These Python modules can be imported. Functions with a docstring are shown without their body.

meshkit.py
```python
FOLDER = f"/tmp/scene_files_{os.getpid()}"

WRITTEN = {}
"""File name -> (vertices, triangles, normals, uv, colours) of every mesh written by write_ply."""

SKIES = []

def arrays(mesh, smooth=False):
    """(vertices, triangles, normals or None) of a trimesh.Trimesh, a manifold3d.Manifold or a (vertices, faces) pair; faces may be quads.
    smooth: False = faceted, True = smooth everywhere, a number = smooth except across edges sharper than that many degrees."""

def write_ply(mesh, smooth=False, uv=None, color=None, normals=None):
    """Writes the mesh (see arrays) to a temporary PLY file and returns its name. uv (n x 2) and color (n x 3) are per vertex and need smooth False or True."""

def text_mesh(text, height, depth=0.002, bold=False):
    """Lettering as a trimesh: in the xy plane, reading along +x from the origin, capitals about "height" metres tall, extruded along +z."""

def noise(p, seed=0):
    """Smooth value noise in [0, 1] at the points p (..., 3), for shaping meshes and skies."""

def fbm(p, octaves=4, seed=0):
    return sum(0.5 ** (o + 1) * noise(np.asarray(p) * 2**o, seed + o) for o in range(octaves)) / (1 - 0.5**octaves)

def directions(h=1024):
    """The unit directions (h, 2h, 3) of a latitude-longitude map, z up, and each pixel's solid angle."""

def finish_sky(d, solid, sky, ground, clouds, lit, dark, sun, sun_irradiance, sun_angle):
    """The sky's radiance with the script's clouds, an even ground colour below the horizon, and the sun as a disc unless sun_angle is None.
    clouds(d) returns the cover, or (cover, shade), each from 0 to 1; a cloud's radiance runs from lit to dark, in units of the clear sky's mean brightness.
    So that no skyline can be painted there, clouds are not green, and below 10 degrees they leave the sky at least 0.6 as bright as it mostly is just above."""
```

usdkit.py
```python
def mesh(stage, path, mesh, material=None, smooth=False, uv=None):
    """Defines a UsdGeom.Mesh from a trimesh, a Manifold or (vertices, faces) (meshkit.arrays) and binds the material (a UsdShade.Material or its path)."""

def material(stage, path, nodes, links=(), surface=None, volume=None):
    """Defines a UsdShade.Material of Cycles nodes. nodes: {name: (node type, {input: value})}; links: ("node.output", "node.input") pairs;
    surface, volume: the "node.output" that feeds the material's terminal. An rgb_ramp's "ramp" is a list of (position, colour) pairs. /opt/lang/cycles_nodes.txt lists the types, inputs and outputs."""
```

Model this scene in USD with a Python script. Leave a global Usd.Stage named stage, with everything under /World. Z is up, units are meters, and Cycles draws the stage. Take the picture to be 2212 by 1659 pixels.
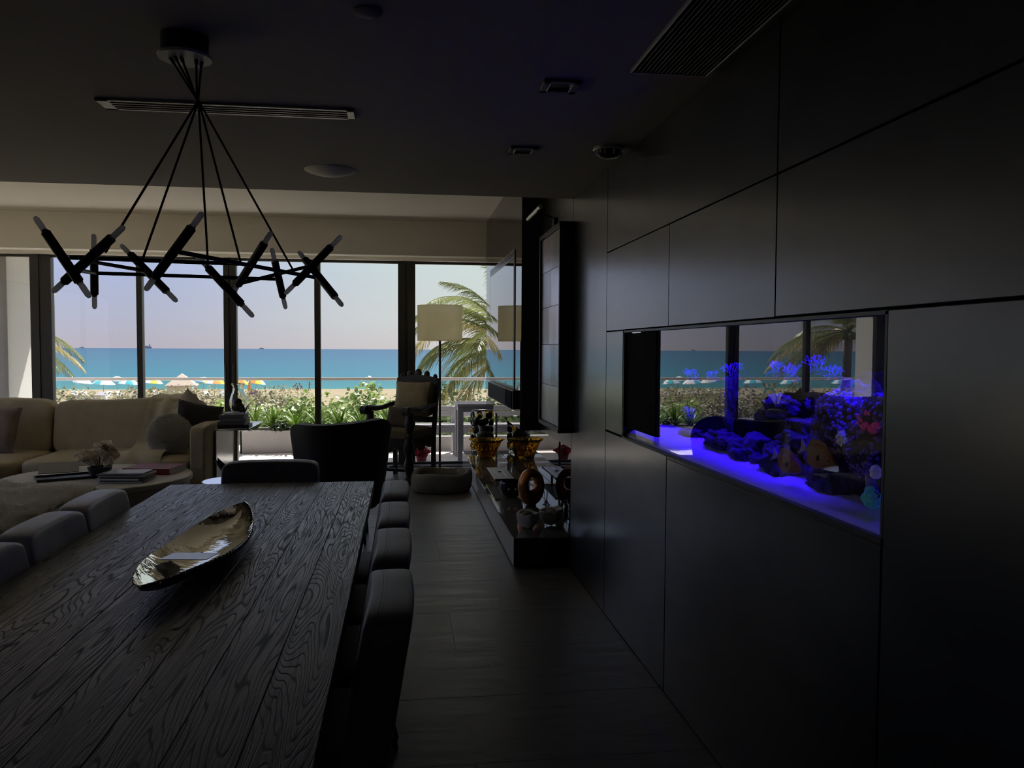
import math, random
import numpy as np
import trimesh
from scipy.spatial import ConvexHull
from shapely.geometry import Polygon
import meshkit, usdkit
from pxr import Gf, Sdf, Usd, UsdGeom, UsdLux, UsdShade, Vt

random.seed(7)
rng = np.random.default_rng(7)
stage = Usd.Stage.CreateInMemory()
UsdGeom.Xform.Define(stage, '/World')
PI = math.pi

# ------------------------------------------------------------------ camera, sky, sun, exposure
EYE, FPX, W, H = np.array([0., 0., 1.5]), 1740.0, 2212, 1659
YAW, PITCH, ROLL = math.radians(7.73), math.radians(-2.52), math.radians(0.27)
EXPOSURE = 0.0
_f = np.array([math.sin(YAW) * math.cos(PITCH), math.cos(YAW) * math.cos(PITCH), math.sin(PITCH)])
_r = np.array([math.cos(YAW), -math.sin(YAW), 0.0])
_u = np.cross(_r, _f)
_r, _u = math.cos(ROLL) * _r + math.sin(ROLL) * _u, -math.sin(ROLL) * _r + math.cos(ROLL) * _u
cam = UsdGeom.Camera.Define(stage, '/World/camera')
cam.CreateHorizontalApertureAttr(36.0)
cam.CreateFocalLengthAttr(36.0 * FPX / W)
cam.CreateExposureAttr(EXPOSURE)
cam.CreateClippingRangeAttr(Gf.Vec2f(0.05, 20000.0))
cam.AddTransformOp().Set(Gf.Matrix4d(*_r, 0, *_u, 0, *(-_f), 0, *EYE, 1))

SUN = np.array([0.25, 0.49, 0.83]); SUN /= np.linalg.norm(SUN)
sun = UsdLux.DistantLight.Define(stage, '/World/sun')
sun.CreateIntensityAttr(2.6); sun.CreateNormalizeAttr(True); sun.CreateAngleAttr(0.53); sun.CreateColorAttr(Gf.Vec3f(1.0, 0.95, 0.87))
_x = np.cross([0, 0, 1.0], SUN); _x /= np.linalg.norm(_x); _y = np.cross(SUN, _x)
sun.AddTransformOp().Set(Gf.Matrix4d(*_x, 0, *_y, 0, *SUN, 0, 0, 0, 60, 1))

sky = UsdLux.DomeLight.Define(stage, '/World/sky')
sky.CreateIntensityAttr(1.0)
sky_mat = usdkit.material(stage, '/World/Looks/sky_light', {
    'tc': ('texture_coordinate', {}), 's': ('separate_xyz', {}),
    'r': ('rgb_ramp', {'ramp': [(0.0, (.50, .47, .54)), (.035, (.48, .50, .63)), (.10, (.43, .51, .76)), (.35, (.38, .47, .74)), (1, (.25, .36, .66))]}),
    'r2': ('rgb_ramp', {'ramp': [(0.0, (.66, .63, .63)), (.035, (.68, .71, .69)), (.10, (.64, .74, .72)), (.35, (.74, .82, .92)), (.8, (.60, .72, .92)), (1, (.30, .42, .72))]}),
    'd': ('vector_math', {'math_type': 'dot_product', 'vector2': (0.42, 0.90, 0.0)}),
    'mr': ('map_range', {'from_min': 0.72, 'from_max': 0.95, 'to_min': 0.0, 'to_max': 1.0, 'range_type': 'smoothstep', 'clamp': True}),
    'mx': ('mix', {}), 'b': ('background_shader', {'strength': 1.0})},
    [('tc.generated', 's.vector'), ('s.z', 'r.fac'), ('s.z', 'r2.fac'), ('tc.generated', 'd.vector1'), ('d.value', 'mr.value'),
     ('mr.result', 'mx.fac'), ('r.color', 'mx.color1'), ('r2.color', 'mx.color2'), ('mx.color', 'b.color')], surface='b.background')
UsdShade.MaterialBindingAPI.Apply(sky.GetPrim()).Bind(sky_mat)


def ray(px, py): return _f + (px - W / 2) / FPX * _r - (py - H / 2) / FPX * _u
def aty(px, py, y): d = ray(px, py); return EYE + d * (y / d[1])
def atx(px, py, x): d = ray(px, py); return EYE + d * (x / d[0])
def atz(px, py, z): d = ray(px, py); return EYE + d * ((z - EYE[2]) / d[2])

# ------------------------------------------------------------------ prims
_count = {}
def numbered(parent, name):
    k = (parent, name); n = _count.get(k, 0); _count[k] = n + 1
    return f'{parent}/{name}' if n == 0 else f'{parent}/{name}_{n:03d}'

def tag(p, label=None, cat=None, group=None, kind=None):
    p = p.GetPrim() if hasattr(p, 'GetPrim') else p
    for k, v in (('label', label), ('category', cat), ('group', group), ('kind', kind)):
        if v: p.SetCustomDataByKey(k, v)
    return p

def place(x, loc, rz=0.0, rx=0.0, ry=0.0, s=None):
    x.AddTranslateOp().Set(Gf.Vec3d(*map(float, loc)))
    x.AddRotateXYZOp().Set(Gf.Vec3f(rx, ry, rz))
    if s is not None: x.AddScaleOp().Set(Gf.Vec3f(*([s] * 3 if np.ndim(s) == 0 else s)))

def thing(name, label=None, cat=None, loc=(0, 0, 0), rz=0.0, group=None, kind=None, rx=0.0, ry=0.0, s=None, parent='/World'):
    path = numbered(parent, name)
    x = UsdGeom.Xform.Define(stage, path)
    place(x, loc, rz, rx, ry, s)
    tag(x, label, cat, group, kind)
    return path

def obj(name, mesh, mat, parent='/World', label=None, cat=None, group=None, kind=None, smooth=32, loc=None, rz=0.0, rx=0.0, ry=0.0):
    path = numbered(parent, name)
    m = usdkit.mesh(stage, path, mesh, mat, smooth=smooth)
    if loc is not None: place(m, loc, rz, rx, ry)
    tag(m, label, cat, group, kind)
    return path

def dup(src, loc, rz=0.0, label=None, group=None, rx=0.0, ry=0.0, s=None):
    base = src.rsplit('/', 1)[1]
    if base[-4:-3] == '_' and base[-3:].isdigit(): base = base[:-4]
    was = stage.GetPrimAtPath(src).GetCustomData()
    path = numbered('/World', base)
    x = UsdGeom.Xform.Define(stage, path)
    x.GetPrim().GetReferences().AddInternalReference(src)
    x.GetPrim().SetInstanceable(True)
    x.ClearXformOpOrder()
    for a, f, v in (('xformOp:translate', Sdf.ValueTypeNames.Double3, Gf.Vec3d(*map(float, loc))), ('xformOp:rotateXYZ', Sdf.ValueTypeNames.Float3, Gf.Vec3f(rx, ry, rz))):
        x.GetPrim().CreateAttribute(a, f).Set(v)
    order = ['xformOp:translate', 'xformOp:rotateXYZ']
    if s is not None:
        x.GetPrim().CreateAttribute('xformOp:scale', Sdf.ValueTypeNames.Float3).Set(Gf.Vec3f(*([s] * 3 if np.ndim(s) == 0 else s)))
        order.append('xformOp:scale')
    x.GetXformOpOrderAttr().Set(order)
    tag(x, label or was.get('label'), was.get('category'), group or was.get('group'))
    return path

# ------------------------------------------------------------------ materials
def M(name, color, rough=0.5, metal=0.0, spec=0.5, var=0.0, vscale=6.0, stretch=(1, 1, 1), bump=0.0, bscale=40.0, bstretch=None, rvar=0.0, world=False, rand=0.0, **kw):
    """A principled material, its colour varied by noise (var), its relief by noise (bump, metres), its tone per object (rand)."""
    color = np.array(color, float)
    n = {'p': ('principled_bsdf', {'base_color': tuple(color), 'roughness': rough, 'metallic': metal, 'specular_ior_level': spec, **kw})}
    L = []
    if var or bump or rvar:
        n['tc'] = ('geometry', {}) if world else ('texture_coordinate', {})
        src = 'tc.position' if world else 'tc.object'
    if var or rvar:
        n['mp'] = ('mapping', {'scale': tuple(stretch)})
        n['n'] = ('noise_texture', {'scale': vscale, 'detail': 5.0, 'roughness': 0.6})
        L += [(src, 'mp.vector'), ('mp.vector', 'n.vector')]
    if var:
        n['r'] = ('rgb_ramp', {'ramp': [(0.28, tuple(color * (1 - var))), (0.72, tuple(np.minimum(color * (1 + var), 1)))]})
        L += [('n.fac', 'r.fac'), ('r.color', 'p.base_color')]
    if rvar:
        n['rr'] = ('map_range', {'from_min': .3, 'from_max': .7, 'to_min': max(rough - rvar, .02), 'to_max': rough + rvar, 'clamp': True})
        L += [('n.fac', 'rr.value'), ('rr.result', 'p.roughness')]
    if rand:
        n['oi'] = ('object_info', {})
        n['or'] = ('map_range', {'from_min': 0., 'from_max': 1., 'to_min': 1 - rand, 'to_max': 1 + rand})
        n['hs'] = ('hsv', {'color': tuple(color)})
        L += [('oi.random', 'or.value'), ('or.result', 'hs.value')]
        L = [(a, b if (a, b) != ('r.color', 'p.base_color') else 'hs.color') for a, b in L] + [('hs.color', 'p.base_color')]
    if bump:
        n['bm'] = ('mapping', {'scale': tuple(bstretch or (1, 1, 1))})
        n['bn'] = ('noise_texture', {'scale': bscale, 'detail': 4.0})
        n['b'] = ('bump', {'distance': bump, 'strength': 1.0})
        L += [(src, 'bm.vector'), ('bm.vector', 'bn.vector'), ('bn.fac', 'b.height'), ('b.normal', 'p.normal')]
    return usdkit.material(stage, f'/World/Looks/{name}', n, L, surface='p.BSDF')

def pane_mat(name, f0=0.04, tint=(1, 1, 1), power=5.0):
    return usdkit.material(stage, f'/World/Looks/{name}', {
        'lw': ('layer_weight', {'blend': 0.5}), 'pw': ('math', {'math_type': 'power', 'value2': power}),
        'ma': ('math', {'math_type': 'multiply_add', 'value2': 1 - f0, 'value3': f0}),
        't': ('transparent_bsdf', {'color': tint}), 'g': ('glossy_bsdf', {'color': (1, 1, 1), 'roughness': 0.0}), 'm': ('mix_closure', {})},
        [('lw.facing', 'pw.value1'), ('pw.value', 'ma.value1'), ('ma.value', 'm.fac'), ('t.BSDF', 'm.closure1'), ('g.BSDF', 'm.closure2')], surface='m.closure')

def leaf_mat(name, color, trans=0.35, rough=0.45, var=0.25, vscale=9.0):
    c = np.array(color, float)
    return usdkit.material(stage, f'/World/Looks/{name}', {
        'g': ('geometry', {}), 'n': ('noise_texture', {'scale': vscale, 'detail': 3.0}),
        'r': ('rgb_ramp', {'ramp': [(.3, tuple(c * (1 - var))), (.7, tuple(np.minimum(1, c * (1 + var))))]}),
        'p': ('principled_bsdf', {'roughness': rough}), 't': ('translucent_bsdf', {}), 'm': ('mix_closure', {'fac': trans})},
        [('g.position', 'n.vector'), ('n.fac', 'r.fac'), ('r.color', 'p.base_color'), ('r.color', 't.color'), ('p.BSDF', 'm.closure1'), ('t.BSDF', 'm.closure2')], surface='m.closure')

def wood_mat(name, dark, light, rough=0.4, scale=(6.0, 0.75, 3.0), rings=16.0, bump=0.0005, axis_world=True, pore=(150, 5, 40)):
    """Open-grained oak: contour lines of a stretched noise field, shifted at random from plank to plank, with fine pores."""
    n = {'g': ('geometry', {}) if axis_world else ('texture_coordinate', {}), 'oi': ('object_info', {}),
         'rm': ('math', {'math_type': 'multiply', 'value2': 61.0}), 'cx': ('combine_xyz', {}), 'ad': ('vector_math', {'math_type': 'add'}),
         'mp': ('mapping', {'scale': scale}), 'n': ('noise_texture', {'scale': 1.0, 'detail': 1.6, 'roughness': 0.4, 'distortion': 0.12}),
         'mu': ('math', {'math_type': 'multiply', 'value2': rings * 6.28}), 'si': ('math', {'math_type': 'sine'}),
         'mr': ('map_range', {'from_min': -1.0, 'from_max': -.45, 'to_min': 0., 'to_max': 1., 'clamp': True}),
         'mp2': ('mapping', {'scale': pore}), 'n2': ('noise_texture', {'scale': 1.0, 'detail': 3.0}),
         'mr2': ('map_range', {'from_min': .38, 'from_max': .56, 'to_min': 0.35, 'to_max': 1., 'clamp': True}),
         'ml': ('math', {'math_type': 'multiply'}), 'r': ('rgb_ramp', {'ramp': [(0, dark), (1, light)]}),
         'b': ('bump', {'distance': bump, 'strength': 1.0}), 'rr': ('map_range', {'from_min': 0., 'from_max': 1., 'to_min': rough + .22, 'to_max': rough, 'clamp': True}),
         'sp': ('map_range', {'from_min': 0., 'from_max': 1., 'to_min': .2, 'to_max': .6, 'clamp': True}),
         'p': ('principled_bsdf', {})}
    L = [('g.position' if axis_world else 'g.object', 'mp.vector'), ('oi.random', 'rm.value1'), ('rm.value', 'cx.x'), ('rm.value', 'cx.z'), ('mp.vector', 'ad.vector1'), ('cx.vector', 'ad.vector2'),
         ('ad.vector', 'n.vector'), ('n.fac', 'mu.value1'), ('mu.value', 'si.value1'), ('si.value', 'mr.value'),
         ('g.position' if axis_world else 'g.object', 'mp2.vector'), ('mp2.vector', 'n2.vector'), ('n2.fac', 'mr2.value'),
         ('mr.result', 'ml.value1'), ('mr2.result', 'ml.value2'), ('ml.value', 'r.fac'), ('r.color', 'p.base_color'), ('ml.value', 'b.height'),
         ('b.normal', 'p.normal'), ('ml.value', 'rr.value'), ('rr.result', 'p.roughness'), ('ml.value', 'sp.value'), ('sp.result', 'p.specular_ior_level')]
    return usdkit.material(stage, f'/World/Looks/{name}', n, L, surface='p.BSDF')

def glow(name, color, strength):
    return usdkit.material(stage, f'/World/Looks/{name}', {'e': ('emission', {'color': color, 'strength': strength})}, [], surface='e.emission')

# ------------------------------------------------------------------ shapes
def cbox(x0, x1, y0, y1, z0, z1, b=0.004):
    b = min(b, .49 * (x1 - x0), .49 * (y1 - y0), .49 * (z1 - z0))
    c, h = np.array([(x0 + x1) / 2, (y0 + y1) / 2, (z0 + z1) / 2]), np.array([x1 - x0, y1 - y0, z1 - z0]) / 2
    if b <= 0: return trimesh.creation.box(extents=2 * h, transform=trimesh.transformations.translation_matrix(c))
    pts = []
    for sx in (-1, 1):
        for sy in (-1, 1):
            for sz in (-1, 1):
                s = np.array([sx, sy, sz])
                for k in range(3):
                    q = h - b; q = q.copy(); q[k] = h[k]; pts.append(c + s * q)
    return hull(pts)

def hull(pts):
    pts = np.asarray(pts, float)
    hh = ConvexHull(pts)
    v, f = pts, hh.simplices.copy()
    nrm = np.cross(v[f[:, 1]] - v[f[:, 0]], v[f[:, 2]] - v[f[:, 0]])
    flip = (nrm * hh.equations[:, :3]).sum(1) < 0
    f[flip] = f[flip][:, ::-1]
    m = trimesh.Trimesh(v, f, process=False); m.remove_unreferenced_vertices()
    return m

def cat(*ms):
    return trimesh.util.concatenate([m for x in ms for m in (x if isinstance(x, (list, tuple)) else [x])])

def T(m, loc=(0, 0, 0), rz=0, rx=0, ry=0, s=None):
    m = m.copy()
    if s is not None: m.apply_scale(s)
    for a, ax in ((rx, [1, 0, 0]), (ry, [0, 1, 0]), (rz, [0, 0, 1])):
        if a: m.apply_transform(trimesh.transformations.rotation_matrix(math.radians(a), ax))
    m.apply_translation(loc)
    return m

def lathe(prof, n=32, a0=0.0, a1=2 * PI):
    prof = np.array(prof, float)
    closed = abs(a1 - a0 - 2 * PI) < 1e-6
    ang = np.linspace(a0, a1, n + (0 if closed else 1), endpoint=not closed)
    k = len(prof)
    v = np.stack([np.outer(np.cos(ang), prof[:, 0]), np.outer(np.sin(ang), prof[:, 0]), np.tile(prof[:, 1], (len(ang), 1))], -1).reshape(-1, 3)
    f = []
    for i in range(len(ang) if closed else len(ang) - 1):
        j = (i + 1) % len(ang)
        for q in range(k - 1):
            a, b, c, d = i * k + q, j * k + q, j * k + q + 1, i * k + q + 1
            f += [[a, b, c], [a, c, d]]
    if not closed:                                    # end caps (the profile must be a closed loop)
        for base, rev in ((0, False), ((len(ang) - 1) * k, True)):
            for q in range(1, k - 2):
                t = [base, base + q, base + q + 1]; f.append(t[::-1] if rev else t)
    m = trimesh.Trimesh(v, f, process=False); m.merge_vertices()
    m.update_faces(m.nondegenerate_faces())
    return m

def tube(pts, r, n=8, caps=True):
    pts = np.asarray(pts, float); k = len(pts)
    r = np.broadcast_to(np.asarray(r, float), (k,))
    t = np.gradient(pts, axis=0); t /= np.maximum(np.linalg.norm(t, axis=1, keepdims=True), 1e-12)
    a = np.array([0, 0, 1.0]) if abs(t[0][2]) < .9 else np.array([1.0, 0, 0])
    ring, u = [], np.cross(t[0], a); u /= np.linalg.norm(u)
    ang = np.arange(n) / n * 2 * PI
    for i in range(k):
        u = u - t[i] * (u @ t[i]); u /= np.linalg.norm(u); w = np.cross(t[i], u)
        ring.append(pts[i] + r[i] * (np.outer(np.cos(ang), u) + np.outer(np.sin(ang), w)))
    v = np.vstack(ring); f = []
    for i in range(k - 1):
        for q in range(n):
            A, B, C_, D = i * n + q, i * n + (q + 1) % n, (i + 1) * n + (q + 1) % n, (i + 1) * n + q
            f += [[A, B, C_], [A, C_, D]]
    if caps:
        v = np.vstack([v, pts[0], pts[-1]]); c0, c1 = len(v) - 2, len(v) - 1
        for q in range(n):
            f.append([c0, (q + 1) % n, q]); f.append([c1, (k - 1) * n + q, (k - 1) * n + (q + 1) % n])
    return trimesh.Trimesh(v, f, process=False)

def cyl(p, q, r, n=16, r2=None): return tube([p, q], [r, r if r2 is None else r2], n)

def curve(pts, n=16):
    """A smooth curve through the points."""
    from scipy.interpolate import CubicSpline
    pts = np.asarray(pts, float)
    s = np.r_[0, np.cumsum(np.linalg.norm(np.diff(pts, axis=0), axis=1))]
    return CubicSpline(s, pts)(np.linspace(0, s[-1], n))

_cubes = {}
def cube_grid(n):
    if n not in _cubes:
        g = np.linspace(-1, 1, n + 1); vs, fs, o = [], [], 0
        for ax in range(3):
            for sg in (-1, 1):
                A, B = np.meshgrid(g, g, indexing='ij')
                P = np.zeros((n + 1, n + 1, 3)); P[..., ax] = sg; P[..., (ax + 1) % 3] = A; P[..., (ax + 2) % 3] = B
                vs.append(P.reshape(-1, 3))
                for i in range(n):
                    for j in range(n):
                        a, b, c, d = i * (n + 1) + j, (i + 1) * (n + 1) + j, (i + 1) * (n + 1) + j + 1, i * (n + 1) + j + 1
                        fs += ([[a + o, b + o, c + o], [a + o, c + o, d + o]] if sg > 0 else [[a + o, c + o, b + o], [a + o, d + o, c + o]])
                o += (n + 1) ** 2
        m = trimesh.Trimesh(np.vstack(vs), fs, process=False); m.merge_vertices(); _cubes[n] = m
    return _cubes[n].copy()

def soft(w, d, h, k=6.0, n=12, lump=0.0, lscale=4.0, seed=0, crown=0.0):
    """An upholstered block, centred, its edges rounded by a superellipsoid of exponent k; crown swells the top."""
    m = cube_grid(n); p = m.vertices
    q = np.sin(p * PI / 2 * .999)
    q = np.sign(q) * np.abs(q) ** .8
    nn = (np.abs(q) ** k).sum(1) ** (1 / k)
    v = q / nn[:, None] * np.array([w, d, h]) / 2
    if crown: v[:, 2] += np.where(v[:, 2] > 0, crown * (1 - (2 * v[:, 0] / w) ** 2).clip(0) * (1 - (2 * v[:, 1] / d) ** 2).clip(0), 0)
    if lump:
        nv = v / np.maximum(np.linalg.norm(v, axis=1, keepdims=True), 1e-9)
        v = v + nv * (meshkit.fbm(v * lscale + seed * 7.3, 3, seed)[:, None] - .5) * 2 * lump
    m.vertices = v
    return m

def pillow(w, h, t, n=20, lump=.0, seed=0):
    """A scatter cushion standing in the xz plane, pinched at the corners."""
    g = np.linspace(-1, 1, n + 1); U, V = np.meshgrid(g, g, indexing='ij')
    th = t / 2 * np.clip(1 - np.abs(U) ** 2.6, 0, 1) ** .55 * np.clip(1 - np.abs(V) ** 2.6, 0, 1) ** .55
    X = U * w / 2 * (1 - .07 * (1 - V ** 2)); Z = V * h / 2 * (1 - .07 * (1 - U ** 2))
    vs, fs, o = [], [], 0
    for sg in (-1, 1):
        P = np.stack([X, sg * th, Z], -1).reshape(-1, 3)
        if lump: P[:, 1] += sg * (meshkit.fbm(P * 9 + seed, 3, seed) - .5) * lump * (th.reshape(-1) / (t / 2))
        vs.append(P)
        for i in range(n):
            for j in range(n):
                a, b, c, d = i * (n + 1) + j, (i + 1) * (n + 1) + j, (i + 1) * (n + 1) + j + 1, i * (n + 1) + j + 1
                fs += ([[a + o, c + o, b + o], [a + o, d + o, c + o]] if sg > 0 else [[a + o, b + o, c + o], [a + o, c + o, d + o]])
        o += (n + 1) ** 2
    m = trimesh.Trimesh(np.vstack(vs), fs, process=False); m.merge_vertices(); m.update_faces(m.nondegenerate_faces())
    return m

def blob(r, sub=3, amp=.25, fs=2.0, seed=0, s=(1, 1, 1)):
    m = trimesh.creation.icosphere(sub, 1.0); v = m.vertices
    v = v * (1 + amp * 2 * (meshkit.fbm(v * fs + seed * 13.7, 4, seed) - .5))[:, None] * np.array(s) * r
    m.vertices = v
    return m

def prism(poly, depth, axis='y'):
    """A polygon of (a, b) points extruded: axis y puts a along x and b along z."""
    m = trimesh.creation.extrude_polygon(Polygon(poly), depth, engine='earcut')
    if axis == 'y': m.apply_transform(trimesh.transformations.rotation_matrix(PI / 2, [1, 0, 0])); m.apply_translation([0, depth / 2, 0])
    elif axis == 'x':
        m.vertices = m.vertices[:, [2, 0, 1]]; m.apply_translation([-depth / 2, 0, 0])
    else: m.apply_translation([0, 0, -depth / 2])
    return m

def sheet(P, t):
    """A grid of points (n, m, 3) given the thickness t along its normals."""
    n, k = P.shape[:2]
    du, dv = np.gradient(P, axis=0), np.gradient(P, axis=1)
    N = np.cross(du, dv); N /= np.maximum(np.linalg.norm(N, axis=-1, keepdims=True), 1e-9)
    vs = np.vstack([(P + N * t / 2).reshape(-1, 3), (P - N * t / 2).reshape(-1, 3)]); o = n * k; f = []
    I = lambda i, j: i * k + j
    for i in range(n - 1):
        for j in range(k - 1):
            a, b, c, d = I(i, j), I(i + 1, j), I(i + 1, j + 1), I(i, j + 1)
            f += [[a, b, c], [a, c, d], [a + o, c + o, b + o], [a + o, d + o, c + o]]
    edge = [I(i, 0) for i in range(n)] + [I(n - 1, j) for j in range(1, k)] + [I(i, k - 1) for i in range(n - 2, -1, -1)] + [I(0, j) for j in range(k - 2, 0, -1)]
    for a, b in zip(edge, edge[1:] + edge[:1]):
        f += [[a, a + o, b + o], [a, b + o, b]]
    return trimesh.Trimesh(vs, f, process=False)

def fur(name, parent, mat, mesh, n, length, width, seed, droop=.35, mask=None, tangle=.6, label=None):
    """Shaggy pile as hair curves standing on the mesh."""
    g = np.random.default_rng(seed)
    pts, idx = trimesh.sample.sample_surface(mesh, n, seed=seed)
    nr = mesh.face_normals[idx]
    if mask is not None: keep = mask(pts, nr); pts, nr = pts[keep], nr[keep]
    n = len(pts)
    sway = (np.stack([meshkit.noise(pts * 9 + k * 31.7, seed + k) for k in range(3)], -1) - .5) * 2 * tangle + g.normal(0, .25, (n, 3))
    d = nr + sway; d /= np.linalg.norm(d, axis=1, keepdims=True)
    ln = length * g.uniform(.6, 1.15, (n, 1))
    P = np.stack([pts + d * ln * t - np.array([0, 0, 1]) * droop * ln * t * t for t in (0, .33, .66, 1.0)], 1)
    c = UsdGeom.BasisCurves.Define(stage, numbered(parent, name))
    c.CreateTypeAttr('linear'); c.CreateBasisAttr('bspline')
    c.CreatePointsAttr(Vt.Vec3fArray.FromNumpy(P.reshape(-1, 3).astype(np.float32)))
    c.CreateCurveVertexCountsAttr(Vt.IntArray.FromNumpy(np.full(n, 4, np.int32)))
    c.CreateWidthsAttr(Vt.FloatArray.FromNumpy(np.tile(np.array([1, .9, .7, .25], np.float32) * width, n)))
    c.SetWidthsInterpolation('vertex')
    UsdShade.MaterialBindingAPI.Apply(c.GetPrim()).Bind(mat)
    tag(c, label, None, None, 'stuff')

# ------------------------------------------------------------------ materials of the room
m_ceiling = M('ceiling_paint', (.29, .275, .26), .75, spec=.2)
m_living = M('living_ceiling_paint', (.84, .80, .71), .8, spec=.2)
m_beam = M('beam_paint', (.90, .87, .78), .8, spec=.2)
m_pale = M('pale_plaster', (.85, .83, .79), .8, spec=.2)
m_dark = M('dark_plaster', (.028, .028, .028), .7, spec=.25)
m_panel = M('blackened_steel', (.012, .014, .0145), .34, spec=.5, ior=1.42, coat_weight=1.0, coat_roughness=.20, coat_ior=1.42, var=.25, vscale=2.2, stretch=(1, .6, 1.4), rvar=.04, world=True, rand=.10)
m_gap = M('joint_black', (.003, .003, .003), .9, spec=.1)
m_floor = M('smoked_oak_floor', (.135, .128, .118), .40, spec=.60, var=.45, vscale=3.0, stretch=(.6, 7.0, 1), rvar=.08, world=True, rand=.12, bump=.0005, bscale=30, bstretch=(.4, 6, 1))
m_frame = M('bronze_aluminium', (.055, .053, .05), .45, metal=.3, spec=.4)
m_mirror = M('smoked_mirror_glass', (.004, .004, .004), .0, spec=.5, ior=1.75)
m_pane = pane_mat('window_glass', .025)
m_white_wall = M('white_render', (.52, .525, .495), .85, spec=.2, bump=.002, bscale=60, world=True)
m_tile = M('balcony_stone', (.80, .76, .73), .7, spec=.3, var=.08, vscale=5, world=True, rand=.03)
m_rail = M('rail_metal', (.58, .54, .52), .45)
m_black = M('black_lacquer', (.006, .006, .006), .35, spec=.5)
m_gold = M('tank_black', (.002, .002, .004), .6, spec=.2)

def structure(name, mesh=None, mat=None, parent='/World', **k):
    if mesh is None: return thing(name, kind='structure', **k)
    return obj(name, mesh, mat, parent, kind='structure' if parent == '/World' else None, **k)

XW, YW, ZD, ZL, YS = 1.13, 10.40, 2.50, 2.95, 5.32     # panelled wall, window plane, dropped and high ceilings, step between them
XL, YB = -5.60, -2.2

# floor of large smoked boards laid across the room
fl = structure('floor'); tag(stage.GetPrimAtPath(fl), 'dark smoked floor of wide matte boards laid across the room', 'floor')
obj('subfloor', cbox(XL - .1, XW + .6, YB, YW + .10, -.12, -.012, 0), m_gap, fl)
ys = np.arange(YB, YW - .05, .56)
for i, y in enumerate(ys):
    y1 = min(y + .56, YW - .02)
    xs = [XL] + [XL + .9 + (i % 3) * .62 + 1.86 * k for k in range(4)]
    xs = [x for x in xs if x < XW - .3] + [XW]
    for a, b in zip(xs[:-1], xs[1:]):
        obj('board', cbox(a + .0005, b - .0005, y + .0005, y1 - .0005, -.014, rng.uniform(-.0004, 0), .0008), m_floor, fl)

# ceilings, beam over the windows
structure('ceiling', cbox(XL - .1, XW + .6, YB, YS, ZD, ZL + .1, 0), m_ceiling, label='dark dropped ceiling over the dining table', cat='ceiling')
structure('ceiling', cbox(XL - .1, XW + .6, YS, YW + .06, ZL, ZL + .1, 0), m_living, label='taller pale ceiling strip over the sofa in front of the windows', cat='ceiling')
structure('beam', cbox(XL, .955, 9.28, 9.46, 2.55, ZL, .004), m_beam, label='deep painted beam spanning the room in front of the windows', cat='beam')
structure('lintel', cbox(XL, 1.21, 10.28, YW + .05, 2.60, ZL, .004), m_beam, label='pale lintel strip over the window heads behind the beam', cat='lintel')
structure('wall_back', cbox(XL - .1, XW + .6, YB - .1, YB, 0, ZD, 0), m_pale, label='pale wall behind the dining end', cat='wall')
structure('wall_left', cat(cbox(XL - .1, XL, YB, 4.1, 0, ZL, 0), cbox(XL - .1, XL, 9.7, YW + .05, 0, ZL, 0), cbox(XL - .1, XL, 4.1, 9.7, 2.45, ZL, 0)), m_pale, label='pale side wall beyond the sofa', cat='wall')

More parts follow.
